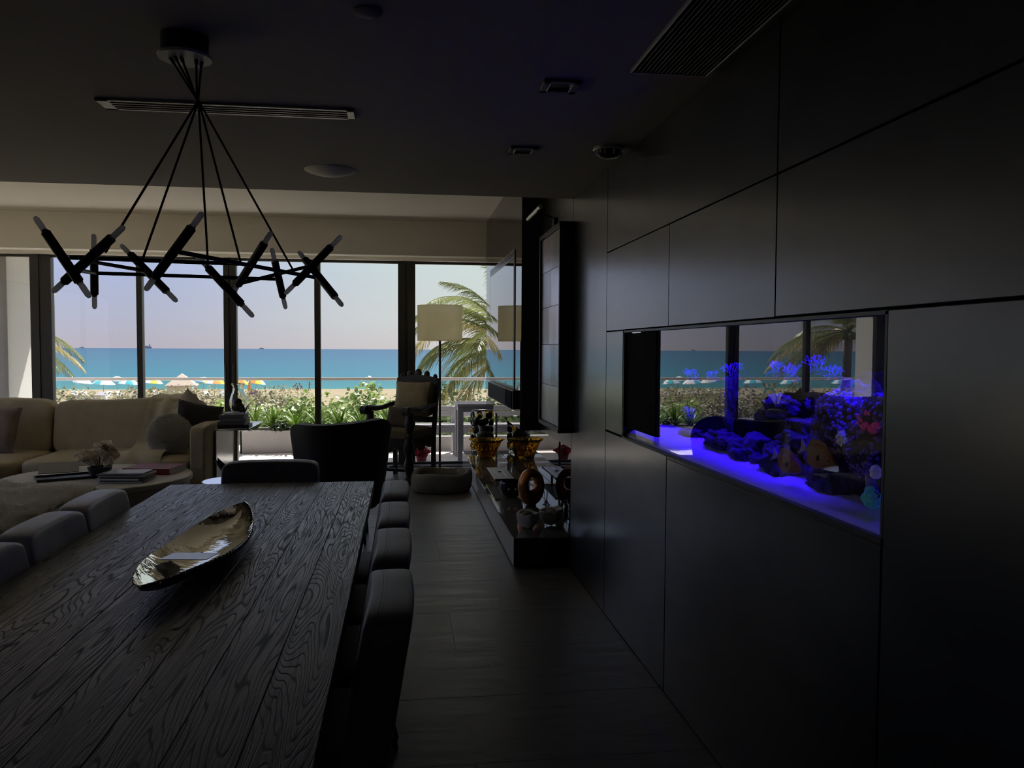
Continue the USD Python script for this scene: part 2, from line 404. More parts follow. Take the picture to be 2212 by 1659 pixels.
# panelled wall: metal sheets with recessed joints around the aquarium
wr = structure('wall_right'); tag(stage.GetPrimAtPath(wr), 'blackened metal panel wall with thin recessed joints around the aquarium', 'wall')
A0, A1, AZ0, AZ1 = 1.765, 4.06, 1.05, 1.594                   # aquarium opening
obj('backing', cat(cbox(XW + .022, XW + .06, YB, A0, 0, ZD, 0), cbox(XW + .022, XW + .06, A1, YS + .004, 0, ZD, 0), cbox(XW + .022, XW + .06, YS + .004, 6.62, .822, ZL, 0),
                   cbox(XW + .022, XW + .06, A0, A1, 0, AZ0 - .0285, 0), cbox(XW + .0205, XW + .06, A0, A1, AZ1 + .002, ZD, 0)), m_gap, wr)
def panel(y0, y1, z0, z1, g=.0035):
    obj('panel', cbox(XW, XW + .02, y0 + g, y1 - g, z0 + g, z1 - g, .0015), m_panel, wr)
SA, SB, SC, SD = 2.035, AZ1 + .004, 4.405, 2.345
panel(SC, YS, 0, ZD)
panel(SD, SC, SA, ZD); panel(.35, SD, SA, ZD); panel(YB, .35, SA, ZD)
panel(3.345, SC, SB, SA, .002); panel(SD, 3.345, SB, SA, .002); panel(.35, SD, SB, SA); panel(YB, .35, SB, SA)
panel(A1, SC, AZ0 - .004, SB); panel(YB, A0, 0, SB)
panel(3.345, SC, 0, AZ0 - .008); panel(A0, 3.345, 0, AZ0 - .008)
# beyond the panels: dark wall with the artwork above a low strip of smoked mirror, a fin, then the full mirror behind the television
obj('plain_panel', cbox(XW, XW + .02, YS + .004, 6.62, .824, ZL, .001), m_panel, wr)
obj('mirror_strip', cbox(1.205, 1.215, YS + .03, 10.27, .18, .82, .001), m_mirror, wr)
obj('end_strip', cbox(XW + .002, 1.215, YS + .006, YS + .028, 0, .82, .001), m_panel, wr)
bx_ = obj('projecting_box', cat(cbox(.962, XW + .06, 6.50, 9.26, .83, ZL, .002)), m_dark, wr, label='black projecting wall box clad in smoked mirror')
obj('mirror_panel', cbox(.957, .9618, 6.502, 9.26, .832, ZL, .001), m_mirror, wr)
obj('plain_panel', cbox(1.15, XW + .06, 9.262, 10.27, .824, ZL, .001), m_panel, wr)
obj('wall_core', cbox(1.2155, 1.26, A1 + .12, YW + .2, 0, ZL, 0), m_gap, wr)
obj('end_cap', cbox(1.216, XW + .62, YW - .12, YW + .20, -.1, ZL + .1, .003), m_frame, wr)

# ------------------------------------------------------------------ windows: posts, rails and panes, bay by bay
posts = [(-4.415, -4.18), (-3.21, -3.146), (-2.19, -2.04), (-1.096, -1.024), (-.058, .159)]
edges = [XL] + [x for p in posts for x in p] + [1.21]
bays = [(edges[i], edges[i + 1]) for i in range(0, len(edges), 2)]
wl = ['leftmost tall glass pane showing the white balcony wall', 'tall window pane behind the long sofa cushion with a palm tip', 'tall window pane right of the slim post behind the sofa, with the beach hut in view',
      'tall sliding pane behind the hurricane vase, planter outside it', 'tall window pane behind the black tub chair, open sea beyond', 'tall window pane behind the floor lamp, palm crown outside']
for i, (a, b) in enumerate(bays):
    w = thing('window_%d' % (i + 1), wl[i], 'window', kind='structure')
    low = .075 if i in (2, 3) else .035
    obj('pane', cbox(a + .012, b - .012, YW - .006, YW + .006, low, 2.575, 0), m_pane, w, smooth=False)
    obj('sill_rail', cbox(a, b, YW - .035, YW + .03, 0, low, .003), m_frame, w)
    obj('head_rail', cbox(a, b, YW - .035, YW + .03, 2.57, 2.60, .002), m_frame, w)
    if i < 5:
        p, q = posts[i]
        if q - p > .1:                                      # two stiles and a sunk middle
            t = (q - p) * .42
            obj('post', cat(cbox(p, p + t, YW - .05, YW + .05, 0, 2.6, .003), cbox(q - t, q, YW - .05, YW + .05, 0, 2.6, .003), cbox(p + t, q - t, YW - .035, YW + .035, 0, 2.6, 0)), m_frame, w)
        else:
            obj('post', cbox(p, q, YW - .05, YW + .05, 0, 2.6, .003), m_frame, w)
    if i == 3:
        for hx in (-2.16, -2.075):
            obj('pull_handle', tube(curve([(hx, YW - .05, .98), (hx, YW - .085, 1.0), (hx, YW - .09, 1.15), (hx, YW - .085, 1.27), (hx, YW - .05, 1.29)], 14), .011), m_frame, w, label='slim vertical pull handle')
w = thing('window_7', 'unseen side window added to light the living area beyond the sofa end', 'window', kind='structure')  # added out of view to bring more daylight onto the sofa and ottoman
for y0, y1 in ((4.1, 5.5), (5.5, 6.9), (6.9, 8.3), (8.3, 9.7)):
    obj('pane', cbox(XL - .055, XL - .045, y0 + .03, y1 - .03, .04, 2.42, 0), m_pane, w, smooth=False)
    obj('frame', cat(cbox(XL - .09, XL - .01, y0, y0 + .03, 0, 2.45, .003), cbox(XL - .09, XL - .01, y1 - .03, y1, 0, 2.45, .003), cbox(XL - .09, XL - .01, y0, y1, 0, .04, .003), cbox(XL - .09, XL - .01, y0, y1, 2.42, 2.45, .003)), m_frame, w)
structure('trim', cbox(XL, 1.205, 10.16, YW - .04, -.004, .012, .003), m_frame, label='low metal threshold along the foot of the windows', cat='threshold')

# ------------------------------------------------------------------ balcony
bf = structure('balcony_floor'); tag(stage.GetPrimAtPath(bf), 'sunlit pale stone tiles of the balcony floor', 'floor')
obj('slab', cbox(-6.2, 4.2, YW + .06, 12.75, -.35, -.022, 0), m_tile, bf)
for i in range(12):
    for j in range(4):
        x, y = -5.4 + i * .8, YW + .07 + j * .58
        obj('tile', cbox(x + .002, x + .798, y + .002, y + .578, -.022, -.004 - .001 * rng.random(), .002), m_tile, bf)
structure('wall_balcony', cbox(-4.86, -4.72, YW + .06, 11.78, -.3, 3.0, .004), m_white_wall, label='white rendered balcony wall with a diagonal edge of sunlight', cat='wall')
structure('balcony_soffit', cat(cbox(-7, .2, YW + .06, 11.93, 2.98, 3.25, 0), cbox(.2, 5, YW + .06, 12.9, 2.98, 3.25, 0)), M('soffit_paint', (.84, .83, .80), .85), label='underside of the balcony above', cat='ceiling')
rl = thing('balcony_railing', 'clear glass balcony balustrade under a slim grey handrail', 'railing')
obj('handrail', cbox(-5.2, 4.2, 12.28, 12.33, 1.012, 1.055, .004), m_rail, rl)
for i in range(6):
    x = -5.16 + i * 1.56
    obj('glass_panel', cbox(x + .008, x + 1.552, 12.30, 12.312, -.05, 1.02, 0), m_pane, rl, smooth=False)
    obj('clamp', cbox(x - .02, x + .02, 12.285, 12.327, -.02, .05, .003), m_rail, rl)

# ------------------------------------------------------------------ dining table and chairs
m_oak = wood_mat('cerused_black_oak', (.046, .046, .051), (.15, .153, .168), .28, scale=(9.0, .75, 3.0), rings=46.0)
m_leather = M('charcoal_leather', (.15, .15, .155), .42, sheen_weight=.25, spec=.45, var=.15, vscale=14, bump=.0006, bscale=260)
m_suede = M('grey_velvet_leather', (.62, .625, .66), .34, spec=.9, sheen_weight=.9, sheen_roughness=.5, var=.22, vscale=9, bump=.0006, bscale=200)
m_leg = M('black_chair_leg', (.008, .008, .008), .35)
m_thread = M('grey_stitching', (.10, .10, .10), .6)

dt = thing('dining_table', 'long dark oak plank dining table with pronounced grain', 'table')
TX0, TX1, TY0, TY1 = -1.255, -.160, 1.43, 4.575
nb = 8; wp = (TX1 - TX0) / nb
for i in range(nb):
    a = TX0 + i * wp
    obj('plank', cbox(a + .0006, a + wp - .0006, TY0, TY1, .70, .75 - rng.uniform(0, .0005), .0014), m_oak, dt)
obj('underframe', cbox(TX0 + .09, TX1 - .09, TY0 + .12, TY1 - .12, .62, .70, .004), m_leg, dt)
for y in (1.95, 3.95):
    obj('leg', cbox(TX0 + .22, TX1 - .22, y - .05, y + .05, .0, .62, .008), m_leg, dt)

def dining_chair(label, mat, group, loc, rz, w=.48):
    t = thing('dining_chair', label, 'chair', loc, rz, group)
    obj('seat', T(soft(w, .47, .11, 7, 10, crown=.012), (0, .0, .425)), mat, t)
    b = soft(w + .02, .125, .46, 15.0, 24); v = b.vertices
    v[:, 1] += -.075 * ((v[:, 2] + .23) / .46 - .4) + .04 * (v[:, 0] / w) ** 2 - .01 + .0         # leans back, hugs the sitter
    v[:, 2] += -.012 * (2 * v[:, 0] / w) ** 4 - np.where(v[:, 2] > .15, .12 * (v[:, 1] + .055) ** 2 / .125, 0)
    b.vertices = v
    obj('backrest', T(b, (0, -.215, .615)), mat, t)
    for s in (-.0045, .0045) if mat is m_leather else ():
        xs = np.linspace(-.94, .94, 22); P = []
        for x in xs:
            X = x * (w + .02) / 2
            edge = (1 - abs(x) ** 15) ** (1 / 15)
            z = .23 * edge - .012 * (2 * X / w) ** 4
            P.append((X, -.215 - .075 * ((z + .23) / .46 - .4) + .04 * (X / w) ** 2 - .01 + .022 + s, .615 + z - .0012))
        obj('stitching', tube(P, .0011, 5), m_thread, t)
    for sx in (-1, 1):
        obj('leg', cyl((sx * (w / 2 - .05), .17, .39), (sx * (w / 2 - .035), .21, 0), .019, 12, .011), m_leg, t)
        obj('leg', cyl((sx * (w / 2 - .05), -.17, .39), (sx * (w / 2 - .02), -.27, 0), .019, 12, .011), m_leg, t)
    return t
g = 'dining chairs pushed in around the plank table'
for y, lab in ((2.21, 'charcoal leather dining chair beside the open corridor, closest to the camera'),
               (2.77, 'charcoal leather dining chair, second from the camera beside the open corridor'),
               (3.285, 'charcoal leather dining chair, third from the camera beside the open corridor'),
               (3.85, 'charcoal leather dining chair beside the open corridor, farthest from the camera')):
    dining_chair(lab, m_leather, g, (-.298, y, 0), 90)
for y, lab in ((3.735, 'grey dining chair on the sofa side of the table, closest to the window'),
               (3.225, 'grey dining chair on the sofa side, middle of the three'),
               (2.70, 'grey dining chair on the sofa side, cut by the frame edge')):
    dining_chair(lab, m_suede, g, (-1.088, y, 0), -90)
dining_chair('black dining chair at the window head of the table, its low back in silhouette', m_leather, g, (-.757, 4.545, 0), 180, .52)
dining_chair('grey-edged dining chair at the near head of the table, only its top edge showing', m_suede, g, (-.79, 1.542, 0), 0, .50)

# boat-shaped metal dish with a card lying in it
m_steel = M('polished_pewter', (.72, .70, .62), .045, metal=1.0, bump=.004, bscale=9)
bd = thing('boat_dish', 'polished metal boat-shaped dish with ridged outside on the table', 'dish')
P0, P1 = np.array([-.742, 2.385]), np.array([-.690, 3.640])
n, k = 44, 17
ax_ = (P1 - P0) / np.linalg.norm(P1 - P0); nx_ = np.array([ax_[1], -ax_[0]]); Lb = np.linalg.norm(P1 - P0)
G = np.zeros((n, k, 3))
for i, s in enumerate(np.linspace(0, 1, n)):
    half = .118 * (np.sin(PI * s ** .86) ** .80) + .002
    rim = .048 + .016 * (2 * s - 1) ** 2 + .006 * math.sin(2 * PI * s * 1.5)
    bend = .020 * math.sin(PI * s)
    for j, q in enumerate(np.linspace(-1, 1, k)):
        c = P0 + ax_ * Lb * s + nx_ * (half * q * (1 + .10 * q * q) + bend)
        fl0 = rim * abs(2 * s - 1) ** 5 * .8
        z = .752 + .006 + fl0 + (rim - fl0) * (abs(q) ** 2.4)
        G[i, j] = (*c, z)
obj('bowl', sheet(G[:, ::-1], .004), m_steel, bd, smooth=50)
for i in range(2, n - 2):
    for j in (0, k - 1):
        s = -1 if j == 0 else 1
        e = G[i, j]; d2 = (G[i, j] - G[i, 1 if j == 0 else k - 2])
        obj('rib', tube([e + np.array([0, 0, .001]), e + d2 * .12 - [0, 0, .010], G[i, 1 if j == 0 else k - 2] + np.array([0, 0, -.006])], .0032, 5), m_steel, bd)
m_card = M('white_card', (.86, .84, .88), .22)
obj('card', T(cbox(-.078, .078, -.060, .060, -.0012, .0012, .0005), (-.712, 2.81, .795), rz=-7, rx=-4), m_card, label='white card lying across the metal boat dish', cat='card')

# ------------------------------------------------------------------ chandelier
m_tube = M('black_metal', (.008, .008, .008), .5, metal=.2)
m_cord = M('black_braided_cord', (.012, .010, .008), .8)
m_bulb = usdkit.material(stage, '/World/Looks/frosted_bulb', {'lw': ('layer_weight', {'blend': .35}), 't': ('transparent_bsdf', {'color': (.82, .82, .84)}), 'pp': ('principled_bsdf', {'base_color': (.95, .95, .96), 'roughness': .15}), 'tl': ('translucent_bsdf', {'color': (.95, .95, .97)}), 'p': ('mix_closure', {'fac': .82}), 'mr': ('map_range', {'from_min': 0., 'from_max': 1., 'to_min': .85, 'to_max': .9}), 'm': ('mix_closure', {})},
    [('pp.BSDF', 'p.closure1'), ('tl.BSDF', 'p.closure2'), ('lw.facing', 'mr.value'), ('mr.result', 'm.fac'), ('t.BSDF', 'm.closure1'), ('p.closure', 'm.closure2')], surface='m.closure')
m_plate = M('canopy_plate', (.45, .43, .40), .45, metal=.3)
m_brass = M('bulb_cap', (.35, .33, .28), .35, metal=.9)
ch = thing('chandelier', 'black chandelier of ten crossed twin-bulb tubes on a ring, hung by five cords', 'chandelier')
cx, cy = -.695, 2.76
obj('canopy', T(lathe([(0, 2.50), (.073, 2.50), (.073, 2.438), (.0, 2.438)], 40), (cx, cy, 0)), m_tube, ch)
obj('canopy_plate', T(lathe([(0, 2.438), (.083, 2.438), (.085, 2.435), (.083, 2.428), (0, 2.428)], 48), (cx, cy, 0)), m_plate, ch)
tubes = [((99, 503), (170, 607), 2.50, 2.46), ((240, 515), (140, 607), 2.42, 2.52), ((203, 540), (204, 635), 3.02, 3.10), ((283, 551), (359, 628), 2.98, 2.90), ((413, 493), (337, 596), 2.36, 2.44),
         ((450, 579), (521, 656), 2.80, 2.78), ((570, 527), (515, 614), 2.76, 2.90), ((594, 566), (611, 640), 3.12, 3.22), ((714, 534), (638, 612), 2.92, 3.00), ((660, 562), (723, 640), 3.02, 2.86)]
for a, b, ya, yb in tubes:
    A, B = aty(*a, ya), aty(*b, yb); d = (B - A) / np.linalg.norm(B - A)
    tb = obj('lamp_tube', cyl(A, B, .0136, 20), m_tube, ch)
    for e, s in ((A, -1), (B, 1)):
        q = e + d * s * .001
        ww = trimesh.geometry.align_vectors([0, 0, 1], d * s)
        cap = lathe([(0, 0), (.0095, 0), (.0095, .007), (.007, .009), (0, .009)], 16); cap.apply_transform(ww); cap.apply_translation(q)
        obj('bulb_socket', cap, m_brass, tb)
        bb = lathe([(.0068, .008), (.0085, .014), (.0088, .030), (.0084, .050), (.006, .057), (.002, .0595), (0, .060)], 18); bb.apply_transform(ww); bb.apply_translation(q)
        obj('bulb', bb, m_bulb, tb, label='clear tubular bulb, unlit')
rods = [((149, 556), (516, 570), 2.55, 2.80), ((202, 566), (325, 587), 3.02, 2.90), ((209, 590), (600, 603), 3.05, 3.20), ((389, 545), (684, 600), 2.38, 3.0), ((520, 612), (660, 577), 2.9, 3.0), ((165, 583), (205, 590), 2.5, 3.05)]
for a, b, ya, yb in rods:
    obj('ring_rod', cyl(aty(*a, ya), aty(*b, yb), .0066, 10), m_tube, ch)
kn = np.array([cx + .003, cy - .02, 0]); kn = aty(428, 222, 2.75)
ends = [((228, 545), 2.45, (401, 158)), ((308, 560), 2.66, (413, 156)), ((449, 566), 2.74, (423, 157)), ((521, 572), 2.80, (445, 158)), ((633, 583), 2.92, (452, 160))]
for i, (e, ye, top) in enumerate(ends):
    Tp = np.array([cx - .05 + .021 * i, cy - .015 + .03 * (i % 2), 2.43])
    if i < 2: Tp = np.array([cx + .035 + .012 * i, cy + .02 * i, 2.43])
    if i > 2: Tp = np.array([cx - .045 + .018 * (i - 3), cy - .02 * (i - 3), 2.43])
    K = kn + np.array([(-.004, -.002, 0, .002, .004)[i], .003 * i, 0])
    obj('cord', tube([Tp, K + (Tp - K) * .06, K, aty(*e, ye)], .0036, 7), m_cord, ch)
    obj('cord_grip', cyl(Tp + [0, 0, .0], Tp + (K - Tp) * .12, .0068, 10, .0055), m_tube, ch)

# ------------------------------------------------------------------ ceiling fittings
m_slot = M('slot_aluminium', (.42, .41, .40), .38, metal=.6)
sd = thing('slot_diffuser', 'long narrow metal air slot set in the dining ceiling', 'air vent')
x0, x1, y0, y1 = -1.226, -.203, 3.475, 3.615
obj('backing', cbox(x0 + .02, x1 - .02, y0 + .02, y1 - .02, 2.497, 2.499, 0), m_gap, sd)
obj('frame', cat(cbox(x0, x1, y0, y0 + .018, 2.490, 2.5, .001), cbox(x0, x1, y1 - .018, y1, 2.490, 2.5, .001), cbox(x0, x0 + .05, y0, y1, 2.490, 2.5, .001), cbox(x1 - .03, x1, y0, y1, 2.490, 2.5, .001)), m_slot, sd)
for i in range(3):
    yy = y0 + .040 + .030 * i
    obj('slat', T(cbox(x0 + .045, x1 - .03, -.004, .004, -.003, .003, .001), (0, yy, 2.492)), m_slot, sd)
m_grille = M('speaker_cloth', (.90, .88, .80), .8)
def disc(name, label, catg, x, y, r, mat, h=.006):
    t = thing(name, label, catg, (x, y, 2.5))
    obj('rim', lathe([(r * .95, 0), (r * .95, -h * .9), (r * .97, -h), (r, -h * .6), (r, 0)], 56), mat, t)
    obj('grille', lathe([(0, -h - .19 * r), (r * .3, -h - .172 * r), (r * .6, -h - .12 * r), (r * .85, -h - .04 * r), (r * .945, -h * .85), (r * .945, -.0005), (0, -.0005)], 56), mat, t)
disc('ceiling_speaker', 'round pale speaker cover in the ceiling beside the chandelier', 'speaker', -.404, 4.69, .143, m_grille)
p = atz(792, 24, 2.5)
disc('ceiling_sensor', 'small round cover in the dark ceiling at the top of the picture', 'ceiling cover', p[0], p[1], .044, M('sensor_cover', (.22, .21, .20), .8))
m_trimless = M('downlight_trim', (.17, .16, .155), .5)
m_chrome = M('satin_chrome', (.55, .54, .52), .25, metal=1.0)
for x, y, lab in ((.592, 3.05, 'square recessed downlight nearest the camera, between chandelier and air grille'), (.600, 4.05, 'square recessed downlight closer to the windows, beside the smoke detector')):
    t = thing('downlight', lab, 'ceiling light', (x, y, 2.5))
    obj('trim_ring', cat(cbox(-.07, .07, -.07, -.045, -.012, 0, .001), cbox(-.07, .07, .045, .07, -.012, 0, .001), cbox(-.07, -.045, -.07, .07, -.012, 0, .001), cbox(.045, .07, -.07, .07, -.012, 0, .001)), m_trimless, t)
    obj('baffle', cat(cbox(-.045, -.041, -.045, .045, -.013, 0, .0005), cbox(.041, .045, -.045, .045, -.013, 0, .0005)), m_chrome, t)
    obj('lens', cbox(-.041, .041, -.045, .045, -.004, -.001, 0), m_black, t)
sm = thing('smoke_detector', 'dark domed smoke detector on the ceiling by the panel wall', 'smoke detector', (1.015, 3.95, 2.5))
obj('base', lathe([(0, 0), (.075, 0), (.078, -.012), (.074, -.018), (0, -.018)], 40), m_plate, sm)
obj('dome', lathe([(.062, -.018), (.060, -.034), (.045, -.048), (.02, -.054), (0, -.055)], 36), m_black, sm)
for i in range(9):
    a = 2 * PI * i / 9
    obj('vent_rib', cbox(-.003, .003, -.004, .004, -.012, .012, .001), m_plate, sm, loc=(.064 * math.cos(a), .064 * math.sin(a), -.030), rz=math.degrees(a))
gr = thing('return_grille', 'large dark linear air grille in the ceiling near the panel wall', 'air vent')
x0, x1, y0, y1 = .808, 1.092, 1.55, 2.845
obj('backing', cbox(x0 + .01, x1 - .01, y0 + .01, y1 - .01, 2.496, 2.4995, 0), m_gap, gr)
obj('frame', cat(cbox(x0, x0 + .006, y0, y1, 2.486, 2.5, .001), cbox(x1 - .006, x1, y0, y1, 2.486, 2.5, .001), cbox(x0, x1, y0, y0 + .006, 2.486, 2.5, .001), cbox(x0, x1, y1 - .006, y1, 2.486, 2.5, .001)), m_slot, gr)
for i in range(17):
    xx = x0 + .020 + i * .0153
    obj('blade', cbox(xx, xx + .0055, y0 + .006, y1 - .006, 2.488, 2.4965, .0008), M('grille_blade', (.05, .05, .05), .5) if i == 0 else '/World/Looks/grille_blade', gr)

# ------------------------------------------------------------------ artwork, picture light, television
ar = thing('framed_artwork', 'tall pieced grey artwork in a deep black box frame', 'artwork')
ya, yb, za, zb = 5.275, 6.075, .935, 2.345
xf = 1.03
obj('frame', cat(cbox(xf, XW, ya, ya + .03, za, zb, .002), cbox(xf, XW, yb - .03, yb, za, zb, .002), cbox(xf, XW, ya, yb, za, za + .03, .002), cbox(xf, XW, ya, yb, zb - .03, zb, .002)), m_black, ar)
obj('backing_board', cbox(xf + .024, xf + .034, ya + .03, yb - .03, za + .03, zb - .03, 0), m_black, ar)
m_leafs = [M('art_leaf_%s' % n, tuple(2.6 * q for q in c), .24, metal=.8, var=.3, vscale=3, stretch=(1, 1, .5)) for n, c in (('grey', (.20, .20, .22)), ('lilac', (.24, .22, .25)), ('dark', (.13, .13, .14)))]
rows = [za + .033, 1.24, 1.53, 1.80, 2.06, zb - .033]
for r in range(5):
    cols = [ya + .033, ya + .033 + (.36 if r % 2 else .44), yb - .033]
    for c in range(2):
        obj('canvas_square', cbox(xf + .016, xf + .0245, cols[c] + .0012, cols[c + 1] - .0012, rows[r] + .0012, rows[r + 1] - .0012, .001), m_leafs[(r * 2 + c + (r > 2)) % 3], ar)
pl = thing('picture_light', 'slim chrome picture light on a curved arm above the artwork', 'lamp')
obj('shade', cat(cyl((.914, 5.36, 2.452), (.914, 5.905, 2.452), .014, 14), cbox(.905, .923, 5.45, 5.80, 2.432, 2.446, .002)), m_chrome, pl)
obj('arm', tube(curve([(1.128, 5.93, 2.455), (1.06, 5.90, 2.482), (.95, 5.80, 2.488), (.92, 5.72, 2.478), (.914, 5.70, 2.458)], 18), .005), m_tube, pl)
obj('wall_mount', cbox(1.105, 1.131, 5.89, 5.97, 2.41, 2.47, .004), m_tube, pl)

m_screen = M('tv_screen', (.006, .007, .010), .01, spec=.6, ior=2.1)
m_bezel = M('tv_bezel', (.010, .010, .011), .3)
m_edge = M('bright_edge', (.55, .55, .55), .3, metal=.8)
tv = thing('television', 'very large flat television on the smoked mirror wall', 'television')
ty0, ty1, tz0, tz1 = 6.88, 8.83, 1.143, 2.350
obj('housing', cbox(.950, .957, ty0, ty1, tz0, tz1, .004), m_bezel, tv)
obj('screen', cbox(.9488, .951, ty0 + .04, ty1 - .045, tz0 + .03, tz1 - .075, .0005), m_screen, tv)
obj('edge_strip', cat(cbox(.9484, .9512, ty0 + .002, ty1 - .002, tz1 - .004, tz1 + .001, .0005), cbox(.9484, .9512, ty0 + .03, ty1 - .05, tz1 - .064, tz1 - .060, .0005)), m_edge, tv)
sb_ = thing('soundbar', 'black soundbar as wide as the television, hung right below it', 'speaker')
obj('body', cbox(.915, .956, 6.72, 8.62, .985, 1.145, .006), m_black, sb_)
obj('speaker_front', cbox(.909, .916, 7.15, 8.615, .991, 1.139, .003), M('speaker_fabric', (.008, .008, .009), .7, spec=.2), sb_)
obj('end_panel', cbox(.907, .916, 6.725, 7.08, .991, 1.139, .02), m_gap, sb_)
obj('edge_strip', cbox(.9065, .915, 6.73, 8.61, .9855, .9885, .001), m_edge, sb_)

# ------------------------------------------------------------------ low glossy console and what stands on it
m_console = M('glossy_taupe_lacquer', (.42, .40, .36), .06, spec=.55, ior=1.6)
m_top = M('console_glass_top', (.15, .142, .125), .03, spec=.5, ior=1.9)
co = thing('media_console', 'long low glossy console running under the television to the windows', 'console')
CX0, CX1, CY0, CY1, CZ = .755, 1.203, 5.385, 10.10, .21
obj('carcass', cbox(CX0, CX1, CY0, CY1, .012, CZ - .012, .002), m_console, co)
for i in range(3):
    a = CY0 + i * (CY1 - CY0) / 3
    obj('drawer_front', cbox(CX0 - .008, CX0, a + .0015, a + (CY1 - CY0) / 3 - .0015, .012, CZ - .014, .001), m_console, co)
obj('end_panel', cbox(CX0 - .006, CX1, CY0 - .006, CY0, .012, CZ - .012, .001), m_black, co)
for i, (a, b) in enumerate(((CX0 - .009, .995), (.999, CX1))):
    obj('glass_top', cbox(a, b, CY0 - .006, CY1, CZ - .012, CZ, .0015), m_top, co)
obj('plinth', cbox(CX0 + .06, CX1, CY0 + .06, CY1, 0, .012, 0), m_gap, co)

def glass(name, color, rough=0.0, ior=1.5, bump=0.0, bscale=30):
    n = {'g': ('glass_bsdf', {'color': color, 'roughness': rough, 'IOR': ior})}; L = []
    if bump:
        n |= {'tc': ('texture_coordinate', {}), 'n': ('noise_texture', {'scale': bscale, 'detail': 1.0}), 'b': ('bump', {'distance': bump})}
        L = [('tc.object', 'n.vector'), ('n.fac', 'b.height'), ('b.normal', 'g.normal')]
    return usdkit.material(stage, f'/World/Looks/{name}', n, L, surface='g.BSDF')
m_amber = glass('amber_glass', (.97, .77, .27), .0, 1.5, .012, 22)
m_clear = glass('clear_glass', (.97, .98, .97))
m_blackglass = M('black_glass', (.004, .004, .004), .05, spec=.6)
m_yellow = glass('yellow_glass', (.90, .72, .25))
m_bronze = M('bronze_lustre', (.42, .16, .035), .25, metal=.55, var=.5, vscale=6)

# clear vase with coloured glass dots
vs = thing('dotted_vase', 'clear cylinder glass vase with black and amber dots by the window', 'vase', (.975, 9.93, CZ))
R = .130
obj('cylinder', lathe([(0, .001), (R, .001), (R, .52), (R - .004, .527), (R - .010, .52), (R - .010, .03), (0, .03)], 44), m_clear, vs)
for row, z in enumerate((.085, .185, .285, .375, .465)):
    for i in range(7):
        a = 2 * PI * (i + .5 * (row % 2)) / 7 + .2 * row
        r = (.044, .050, .038)[(i + row) % 3]
        d = lathe([(0, -.006), (r, -.004), (r * .98, .008), (r * .6, .014), (0, .016)], 20)
        d.apply_transform(trimesh.geometry.align_vectors([0, 0, 1], [1, 0, 0])); d = T(d, (R + .001, 0, z), 0)
        d.apply_transform(trimesh.transformations.rotation_matrix(a, [0, 0, 1]))
        obj('dot', d, m_yellow if (i * 2 + row) % 4 == 0 else m_blackglass, vs)

# amber bowl
ab = thing('amber_bowl', 'flared amber glass bowl with a dimpled body on the console', 'bowl', (.970, 9.32, CZ))
prof_o = [(.0, .0), (.085, .0), (.095, .02), (.112, .08), (.138, .15), (.168, .195), (.208, .228)]
prof_i = [(.204, .234), (.160, .208), (.126, .16), (.100, .09), (.080, .035), (0, .03)]
b = lathe(prof_o + prof_i, 72); v = b.vertices
for it in range(2): b = b.subdivide()
v = np.array(b.vertices); rr = np.hypot(v[:, 0], v[:, 1]); an = np.arctan2(v[:, 1], v[:, 0])
dim = (meshkit.fbm(v * 24, 2, 3) - .5) * .030 * np.clip((.205 - v[:, 2]) / .05, 0, 1) * (rr > .07)
wav = 1 + .05 * np.sin(5 * an + .6) * np.clip((v[:, 2] - .17) / .06, 0, 1)
b.vertices = v * np.c_[wav + dim / np.maximum(rr, .05), wav + dim / np.maximum(rr, .05), np.ones(len(v))]
obj('body', b, m_amber, ab, smooth=True)
# black vase behind it
bv = thing('black_vase', 'squat black vase with a wide neck behind the amber bowl', 'vase', (.985, 9.66, CZ))
obj('body', lathe([(0, 0), (.075, 0), (.095, .04), (.105, .15), (.108, .22), (.100, .26), (.075, .285), (.062, .295), (.060, .345), (.064, .35), (.056, .35), (.052, .30), (0, .29)], 44), M('black_ceramic', (.012, .010, .009), .45), bv)
# low white stand
wt = thing('slatted_stand', 'low white slatted stand with a black leg on the console', 'stand', (.925, 7.62, CZ))
m_wlac = M('white_lacquer', (.72, .72, .74), .3)
for i in range(3):
    obj('slat', cbox(-.09 + i * .0605, -.09 + i * .0605 + .0585, -.36, .36, .085, .10, .002), m_wlac, wt)
obj('edge', cat(cbox(-.092, .092, -.366, -.361, .080, .102, .001), cbox(-.092, .092, .361, .366, .080, .102, .001)), m_black, wt)
for y in (-.30, .30): obj('leg', cbox(-.010, .010, y - .010, y + .010, 0, .085, .001), m_black, wt)
ringm = lathe([(.010 + .0035 * math.cos(t), .0035 * math.sin(t)) for t in np.linspace(0, 2 * PI, 9)], 24)
obj('ring_pull', T(ringm, (0, .05, .102), s=1.4), m_black, wt)
# dark round bowl with two holes
db = thing('dark_bowl', 'round dark glazed bowl with two pale spots beside the ring vase', 'bowl', (.935, 6.90, CZ))
obj('body', lathe([(0, 0), (.05, 0), (.085, .03), (.104, .08), (.102, .125), (.094, .142), (.088, .140), (.094, .10), (.08, .045), (0, .02)], 48), M('ink_glaze', (.008, .009, .016), .10, spec=.6), db)
for x in (-.035, .022):
    s_ = lathe([(0, 0), (.012, 0), (.009, .004), (0, .005)], 16); s_.apply_transform(trimesh.geometry.align_vectors([0, 0, 1], [0, -1, .35]))
    obj('spot', T(s_, (x, -.098 if x < 0 else -.101, .085)), m_wlac, db, label='pale round spot')
